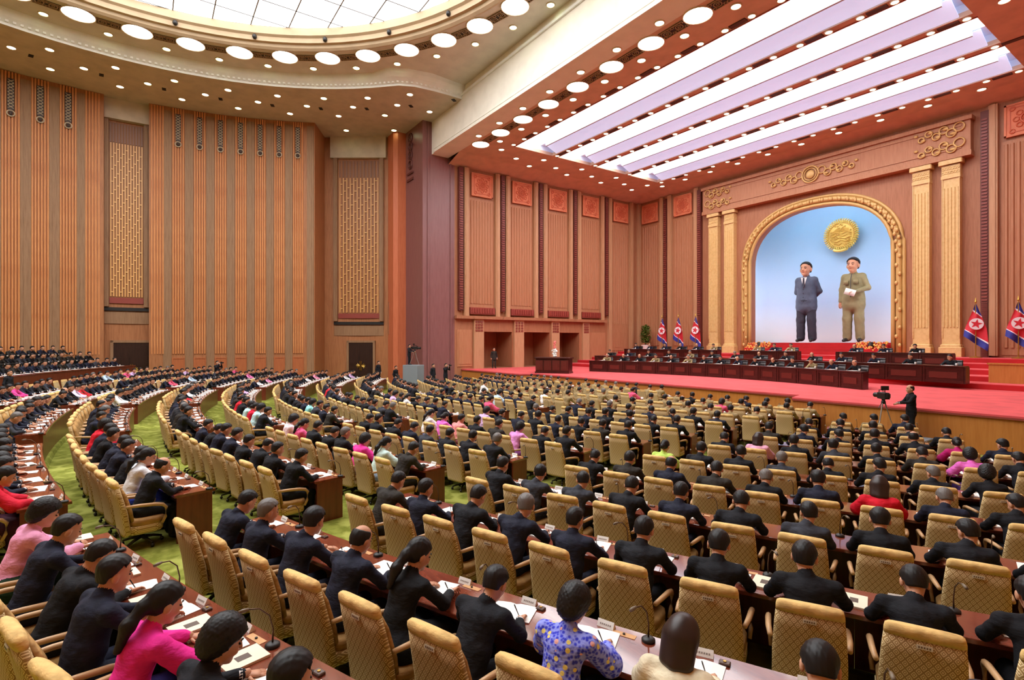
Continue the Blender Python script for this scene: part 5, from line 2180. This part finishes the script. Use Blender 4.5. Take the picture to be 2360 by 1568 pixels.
def merge_copies(items, V0, F0, M0):
    V0 = np.array(V0)
    V, Fq, MI = [], [], []
    off = 0
    for M in items:
        M = np.array(M)
        V.append(V0 @ M[:3, :3].T + M[:3, 3])
        Fq += [[i + off for i in f] for f in F0]
        MI += M0
        off += len(V0)
    me = bpy.data.meshes.new('copies')
    me.from_pydata(np.concatenate(V).tolist(), [], Fq)
    me.polygons.foreach_set('material_index', np.asarray(MI, np.int32))
    return me


FAR = VIS[300:]
if FAR:
    o = link('distant_audience', merge_far(FAR))
    tag(o, 'distant rows of seated people in dark suits, tan uniforms and bright dresses', 'people', None, 'stuff')
    me = merge_copies([s['M'] @ Matrix.Rotation(s['jit'], 4, 'Z') for s in FAR], lc.v, lc.f, lc.m)
    for mm in (CH_FAB, CH_TOP, CH_PAD, CH_WOOD, CH_BASE):
        me.materials.append(mm)
    o = link('distant_chairs', me)
    tag(o, 'distant rows of gold high-backed conference chairs', 'chairs', None, 'stuff')

docs, plates, mics = [], [], []
for n_, s in enumerate(VIS):
    r = s['r']
    M, rz = on_desk(s, r.uniform(-.04, .04), .64, DZ + .001)
    docs.append((s, M, rz + r.uniform(-.25, .25), r.random()))
    M, rz = on_desk(s, r.uniform(-.05, .1), .865, DZ + .001)
    plates.append((s, M, rz + r.uniform(-.1, .1)))
    if s['i'] % 2 == 0:
        M, rz = on_desk(s, .4, .84, DZ + .001)
        mics.append((s, M, rz + r.uniform(-.5, .5)))
for s, p, rz, u in docs[:300]:
    if u < .62:
        o = link('open_document', ME_OPEN, None, p, rz)
        tag(o, 'open white document on desk, ' + s['where'], 'document', 'open documents, ' + s['rowname'])
    else:
        o = link('paper_sheets', ME_SHEET, None, p, rz)
        tag(o, 'thin stack of white sheets, ' + s['where'], 'paper', 'paper sheets, ' + s['rowname'])
me = merge_copies([Matrix.Translation(p) @ Matrix.Rotation(rz, 4, 'Z') for s, p, rz, u in docs[300:]], pp.v, pp.f, pp.m)
me.materials.append(M_PAPER)
tag(link('distant_documents', me), 'white documents on the distant desk rows', 'documents', None, 'stuff')
for s, p, rz in plates[:300]:
    tag(link('name_plate', ME_PLATE, None, p, rz), 'small white name plate, ' + s['where'], 'name plate', 'name plates, ' + s['rowname'])
me = merge_copies([Matrix.Translation(p) @ Matrix.Rotation(rz, 4, 'Z') for s, p, rz in plates[300:]], np_.v[:6], np_.f[:5], [0] * 5)
me.materials.append(MATS['plate_white'])
tag(link('distant_name_plates', me), 'white name plates on the distant desk rows', 'name plates', None, 'stuff')
for s, p, rz in mics[:150]:
    t = thing('microphone', 'gooseneck microphone beside the seat ' + s['where'], 'microphone', p, rz, 'microphones, ' + s['rowname'])
    link('base', MICB, t)
    link('neck', MICN, t)
    link('head', MICH, t)
for n_, s in enumerate(VIS[:70]):
    r = s['r']
    p, rz = on_desk(s, .2, .825, DZ + .001)
    if s['i'] % 2:
        t = thing('voting_unit', 'small brown push-button unit, ' + s['where'], 'voting unit', p, rz, 'push-button units, ' + s['rowname'])
        link('case', BOXM, t)
        link('button', BOXK, t)
    else:
        t = thing('socket_plate', 'tan inlaid socket plate, ' + s['where'], 'socket', p, rz, 'socket plates, ' + s['rowname'])
        link('plate', ME_INLAY, t)
        link('socket', ME_INKNOB, t)
    if s['k'] == -1 and s['b'].endswith('right outer') or (s['k'] == 1 and s['i'] in (7, 8)):
        p, rz = on_desk(s, -.4, .62, DZ + .001)
        t = thing('booklet', 'closed cream picture booklet, ' + s['where'], 'booklet', p, rz - .1, 'cream booklets, ' + s['rowname'])
        link('cover', ME_BOOK, t)
        link('cover_picture', ME_BPIC, t)
    if n_ < 40:
        J = POSE[s['pose']][0]
        p = s['M'] @ Vector((.11, .6, DZ + .012))
        tag(link('pen', ME_PEN, None, p, s['phi'] + r.uniform(-.6, .6)), 'slim dark pen, ' + s['where'], 'pen', 'pens, ' + s['rowname'])
# ------------------------------------------------------------------ raised gallery at the back left
gx0, gx1 = -25.3, -6.0
t = struct(link('gallery', None), 'raised rear gallery tier behind a mahogany parapet', 'platform')


def gal_line(f, z, n=16):
    return [(x, yrow(-3, x) + f, z) for x in frange(gx0, gx1, n)]


def slab(f0, f1, z0, z1, mt, nm):
    b = MB()
    a0, a1, b1, b0 = gal_line(f0, z0), gal_line(f0, z1), gal_line(f1, z1), gal_line(f1, z0)
    for p, q in ((a0, a1), (a1, b1), (b1, b0), (b0, a0)):
        b.strip(p, q)
    for i in (0, -1):
        b.add([a0[i], a1[i], b1[i], b0[i]], [(0, 1, 2, 3)])
    return b.obj(nm, mt, t)


slab(-.75, .5, .3, 1.15, M_CARPET, 'tier')
slab(-2.1, -.75, .3, 1.55, M_CARPET, 'tier')
slab(-3.6, -2.1, .3, 1.95, M_CARPET, 'tier')
slab(.45, .53, .3, 1.86, M_MAHOGF, 'parapet')
slab(.0, .58, 1.86, 1.91, M_MAHOG, 'parapet_top')
GAL = []
for f, z in ((-.3, 1.15), (-1.65, 1.55), (-3.0, 1.95)):
    x = gx0 + .9
    while x < gx1:
        R = rrow(-3)
        phi = math.asin(x / R)
        p = Vector((x, yrow(-3, x) + f, z))
        if math.hypot(p.x, p.y - HCY) < 26.3 and in_view(p, 120):
            GAL.append(dict(M=Matrix.Translation(p) @ Matrix.Rotation(phi, 4, 'Z'), z=z))
        x += .78
for i, g in enumerate(GAL):
    r = random.Random(i * 31 + 5)
    g.update(jit=r.uniform(-.1, .1), pose=r.choice(['m_write', 'm_read', 'm_turn']), cl=body_mats(r.choice(SUITS)), hm=HAIRK)
if GAL:
    tag(link('gallery_audience', merge_far(GAL)), 'rows of people in dark suits seated in the raised gallery', 'people', None, 'stuff')
    dl = [Matrix.Translation((x, yrow(-3, x) + .28, 1.912)) @ Matrix.Rotation(math.asin(x / rrow(-3)), 4, 'Z') for x in frange(gx0 + 1, gx1, 22)]
    me = merge_copies(dl, pp.v, pp.f, pp.m)
    me.materials.append(M_PAPER)
    tag(link('gallery_documents', me), 'white documents along the gallery parapet', 'documents', None, 'stuff')

# ------------------------------------------------------------------ presidium
CUP = MB().lathe([(.035, 0), (.045, .02), (.045, .11), (.04, .12)], 10).mesh('lidded_cup', M_PAPER, True)
PEN_ = 0


def presidium(xs, yf, z, row, rowlab, dark_every=1):
    for i, x in enumerate(xs):
        r = random.Random(int(x * 100) + row)
        y = yf(x) + .95
        gy = math.atan2(-(yf(x + .1) - yf(x - .1)), .2)
        rz = PI - gy
        tan = r.random() < .12
        cl = body_mats(TAN, None, TAN) if tan else body_mats(r.choice(SUITS[:3]))
        lab = 'person in %s facing the hall, %s seat in the %s presidium row' % ('tan uniform' if tan else 'dark suit', ORD[min(i + 1, 15)], rowlab)
        person(r.choice(['m_read', 'm_write', 'm_turn']), (x, y, z), rz, cl, r.choice(['short', 'flat', 'bald']), HAIRG if r.random() < .25 else HAIRK, lab, 'people of the %s presidium row' % rowlab)
        chair((x, y + .02, z), rz, 'dark leather armchair, %s seat of the %s presidium row' % (ORD[min(i + 1, 15)], rowlab), 'armchairs of the %s presidium row' % rowlab, ('backrest', 'top_roll', 'seat', 'seat_shell', 'armrest', 'swivel_base'), True, 'leather_armchair')
        o = link('open_document', ME_OPEN, None, (x, yf(x) + .38, z + .842), rz)
        tag(o, 'open white document, %s seat of the %s presidium row' % (ORD[min(i + 1, 15)], rowlab), 'document', 'documents of the %s presidium row' % rowlab)
        o = link('lidded_cup', CUP, None, (x + .38, yf(x) + .2, z + .842), 0)
        tag(o, 'white lidded cup, %s seat of the %s presidium row' % (ORD[min(i + 1, 15)], rowlab), 'cup', 'cups of the %s presidium row' % rowlab)


presidium([-8.5 + 1.25 * i for i in range(15)], p1y, ZST, 1, 'front')
presidium([-11.8 + 1.8 * i for i in range(14)], p2y, ZST + .26, 2, 'second')
presidium([-13.4 + 1.65 * i for i in range(6)] + [-1.3, 0, 1.2] + [5.2 + 1.65 * i for i in range(3)], lambda x: 36.9 if abs(x) > 3 else 36.6, ZST + .78, 3, 'rear')


# ------------------------------------------------------------------ standing people
def standing(arm='down', pitch=0.0, yaw=0.0):
    J = dict(pelvis=v3(0, 0, .95), chest=v3(0, .0, 1.3), neck=v3(0, .0, 1.47), head=head_frame((0, .035, 1.62), pitch, yaw),
             shL=(-.18, -.005, 1.385), shR=(.18, -.005, 1.385), elL=(-.26, -.03, 1.13), elR=(.26, -.03, 1.13), wrL=(-.26, .04, .9), wrR=(.26, .04, .9),
             hipL=(-.09, 0, .9), hipR=(.09, 0, .9), knL=(-.11, .02, .5), knR=(.11, .02, .5), anL=(-.12, -.01, .11), anR=(.12, -.01, .11), toL=(-.14, .15, .045), toR=(.14, .15, .045), seated=False, gripL=.4, gripR=.4)
    if arm == 'photo':
        J.update(elL=(-.27, .16, 1.3), elR=(.27, .16, 1.3), wrL=(-.09, .27, 1.56), wrR=(.09, .27, 1.56), gripL=.9, gripR=.9)
    if arm == 'pan':
        J.update(elL=(-.26, .16, 1.2), elR=(.26, .12, 1.16), wrL=(-.2, .42, 1.16), wrR=(.18, .34, 1.12), gripL=1.0, gripR=1.0)
    if arm == 'back':
        J.update(elL=(-.3, -.1, 1.14), elR=(.3, -.1, 1.14), wrL=(-.06, -.2, .98), wrR=(.06, -.2, .98))
        J['handL'], J['handR'] = frame_to((-.02, -.2, .97), (1, -.1, -.2)), frame_to((.02, -.22, .97), (-1, -.1, -.2))
    if arm == 'hold':
        J.update(elL=(-.31, .02, 1.14), elR=(.25, .0, 1.13), wrL=(-.12, .22, 1.06), wrR=(.26, .04, .88), gripL=1.0)
        J['handL'] = frame_to((-.1, .235, 1.06), (.9, .3, -.1))
    return J


for nm in ('down', 'photo', 'pan'):
    POSE['s_' + nm] = (standing(nm, .05), {})
    VAR['s_' + nm] = (human_mesh('body_s_' + nm, POSE['s_' + nm][0], body_mats(SUITS[0]), h=.016, **{}), POSE['s_' + nm][0]['head'])
STILL = [('body', MB().bevbox(-.07, .07, -.04, .04, -.05, .05, .01).box(-.03, .03, -.03, .03, .05, .075).mesh('body', M_DARK)),
         ('lens', MB().tube([(0, .04, 0), (0, .1, 0), (0, .17, 0)], [.04, .042, .045], 12).mesh('lens', M_DARK))]
VIDEO = [('body', MB().bevbox(-.09, .09, -.22, .22, -.1, .12, .02).box(-.05, .05, -.3, -.2, -.04, .09).mesh('body', M_DARK)),
         ('lens', MB().tube([(0, .22, .0), (0, .34, 0), (0, .46, 0)], [.07, .075, .085], 12).mesh('lens', M_DARK)),
         ('viewfinder', MB().box(-.12, .12, -.1, -.06, .2, .34).tube([(0, -.08, .1), (0, -.08, .22)], .015, 6).tube([(-.08, .1, .12), (-.08, .1, .2), (-.08, -.12, .2), (-.08, -.12, .12)], .014, 6).mesh('viewfinder', M_DARK))]


def tripod(loc, h, label):
    t = thing('tripod', label, 'tripod', loc)
    for k in range(3):
        a = 2 * PI * k / 3 + .4
        MB().tube([(.05 * math.cos(a), .05 * math.sin(a), h), (.2 * math.cos(a), .2 * math.sin(a), h * .5), (.42 * math.cos(a), .42 * math.sin(a), .02)], [.022, .018, .014], 6).obj('leg', mat('tripod_alloy', (150, 140, 130), .4, .6), t)
    MB().lathe([(.07, h - .02), (.07, h + .05), (.05, h + .1), (.06, h + .14)], 10).obj('head', M_DARK, t)
    MB().tube([(0, -.06, h + .06), (.03, -.3, h - .02), (.05, -.5, h - .12)], .013, 6).obj('pan_handle', M_DARK, t)
    return t


def video(loc, rz, label):
    t = thing('video_camera', label, 'camera', loc, rz)
    for nm, me in VIDEO:
        link(nm, me, t)


def ray(px, d, z):
    p = CAM + d * (FWD + RGT * ((px - CX) / FPX))
    return Vector((p.x, p.y, z))


def face_to(p, q):
    v = Vector(q) - Vector(p)
    return math.atan2(-v.x, v.y)


# camera operator in front of the stage, standing on a low box
p = ray(2100, 17.7, .36)
o = MB().bevbox(-1.3, .5, -.5, .5, 0, .36, .02).obj('camera_riser', M_GREY, None, False, (p.x, p.y, 0))
tag(o, 'low grey riser box under the camera operator before the stage', 'platform')
c = ray(2036, 17.9, .36)
person('s_pan', p, face_to(p, c), body_mats(SUITS[1]), 'bald', HAIRK, 'balding camera operator in black suit standing before the red stage')
tripod((c.x, c.y, .36), 1.12, 'tripod carrying the large video camera before the stage')
video((c.x, c.y, .36 + 1.37), face_to(c, (-2, 33, 0)), 'large black video camera on a tripod before the stage')
# grey platform by the pier
p = ray(953, 39.6, 0)
o = MB().bevbox(-.62, .62, -.5, .5, 0, 1.85, .02).obj('camera_platform', M_GREY, None, False, p, .6)
tag(o, 'tall grey cloth-covered camera platform beside the maroon pier', 'platform')
q = ray(943, 39.5, 1.85)
person('s_pan', q, face_to(q, (0, 30, 0)), body_mats(SUITS[0]), 'short', HAIRK, 'camera operator in black suit standing on the tall grey platform', None, .86)
q2 = ray(956, 39.7, 1.85)
tripod(q2, 1.0, 'tripod standing on the tall grey platform')
video((q2.x, q2.y, q2.z + 1.25), face_to(q2, (0, 32, 0)), 'black video camera on the tall grey platform')
# photographers and attendants
for px, d, z, ps, lab in ((500, 36.5, .5, 's_photo', 'photographer in dark suit raising a camera in front of the ribbed wall'),
                          (872, 41.5, .3, 's_down', 'person in dark suit standing beside the dark door near the orange pillar'),
                          (912, 40.0, 0, 's_down', 'person in dark suit standing at the foot of the orange pillar'),
                          (998, 38.8, .2, 's_down', 'person in black suit standing in front of the maroon pier'),
                          (1027, 38.2, .25, 's_photo', 'photographer in black suit raising a camera before the maroon pier'),
                          (20, 24.5, .5, 's_down', 'person in dark suit standing below the gallery parapet')):
    p = ray(px, d, z)
    if z > 0:
        o = MB().bevbox(-.4, .4, -.4, .4, 0, z, .02).obj('step_stool', M_GREY, None, False, (p.x, p.y, 0))
        tag(o, 'low grey stand under the ' + ' '.join(lab.split()[:8]), 'stand')
    rz = face_to(p, (2, 26, 0))
    person(ps, p, rz, body_mats(SUITS[0]), 'short', HAIRK, lab)
    if ps == 's_photo':
        M = Matrix.Translation(p) @ Matrix.Rotation(rz, 4, 'Z')
        t = thing('photo_camera', 'black photo camera held up by the ' + ('photographer at the ribbed wall' if px < 600 else 'photographer at the maroon pier'), 'camera', M @ Vector((0, .33, 1.63)), rz)
        for nm, me in STILL:
            link(nm, me, t)
p = Vector((-17.2, 24.3, ZST))
person('s_down', p, face_to(p, (0, 20, 0)), body_mats(SUITS[4]), 'short', HAIRK, 'attendant in dark suit standing in the stage doorway nearest the pier')


# ------------------------------------------------------------------ statues in the niche
def statue(name, label, loc, rz, H, arm, cmat, lmat, hairk, yaw, shirt, bits):
    J = standing(arm, -.02, yaw)
    J['head'] = head_frame((0, .035, 1.63), -.02, yaw) @ Matrix.Scale(1.14, 4)
    for q in ('shL', 'shR'):
        J[q] = (J[q][0] * .88, J[q][1], J[q][2])
    if arm == 'back':
        J['elL'], J['elR'] = (-.235, -.1, 1.14), (.235, -.1, 1.14)
    else:
        J['elL'], J['elR'] = (-.27, .02, 1.14), (.22, .0, 1.13)
        J['wrR'] = (.23, .04, .88)
    me = human_mesh('statue_body', J, body_mats(cmat, lmat, shirt), h=.0125, fat=1.14, wrinkle=.002)
    s = H / 1.76
    t = thing(name, label, 'statue', loc, rz)
    b = link('figure', me, t)
    b.scale = (s, s, s)
    hm = link('hair', HAIR[hairk], t)
    hm.matrix_local = Matrix.Scale(s, 4) @ J['head']
    for nm, mb, mt in bits:
        o = mb.obj(nm, mt, t, True)
        o.scale = (s, s, s)
    return t


SB = cloth('statue_blue', (84, 92, 110), .06)
SBD = cloth('statue_blue_dark', (60, 60, 72), .06)
SO = cloth('statue_olive', (140, 130, 96), .06)
lap = MB()
lap.add([(-.06, .152, 1.44), (.06, .152, 1.44), (.0, .172, 1.2)], [(0, 1, 2)], 0)
lap.add([(-.06, .13, 1.44), (.06, .13, 1.44), (.0, .15, 1.2), (-.06, .152, 1.44), (.06, .152, 1.44), (.0, .172, 1.2)], [(0, 1, 4, 3), (1, 2, 5, 4), (2, 0, 3, 5)], 0)
tie = MB().add([(-.014, .16, 1.43), (.014, .16, 1.43), (.024, .178, 1.26), (0, .182, 1.2), (-.024, .178, 1.26), (-.014, .15, 1.43), (.014, .15, 1.43), (.024, .165, 1.26), (0, .165, 1.2), (-.024, .165, 1.26)],
               [(0, 1, 2, 3, 4), (0, 1, 6, 5), (1, 2, 7, 6), (2, 3, 8, 7), (3, 4, 9, 8), (4, 0, 5, 9)], 0)
but = MB()
for i in range(4):
    but.ball((0, .185, 1.17 - .085 * i), (.012, .008, .012), 8, 5)
paper = MB().box(-.1, .1, -.006, .006, -.065, .065, 0, Matrix.Translation((-.02, .28, 1.05)) @ Matrix.Rotation(-.35, 4, 'Y'))
pock = MB()
for s in (-1, 1):
    pock.box(s * .09 - .045, s * .09 + .045, .135, .165, 1.22, 1.31)
zipb = MB().tube([(0, .12, 1.45), (0, .165, 1.35), (0, .18, 1.15), (0, .185, .95)], .006, 6)
statue('statue', 'giant coloured statue in blue-grey suit and tie with hands behind its back', (-1.75, 45.4, ZBK + .9), PI + .12, 6.6, 'back', SB, SBD, 'short', -.1, SHIRT,
       [('shirt_front', lap, SHIRT), ('necktie', tie, SBD), ('buttons', but, SBD)])
statue('statue', 'giant coloured statue in olive zipped jacket holding a white paper', (1.85, 45.4, ZBK + .9), PI + .1, 6.5, 'hold', SO, SO, 'flat', -.1, SO,
       [('paper', paper, M_PAPER), ('pockets', pock, SO), ('zip', zipb, SBD)])
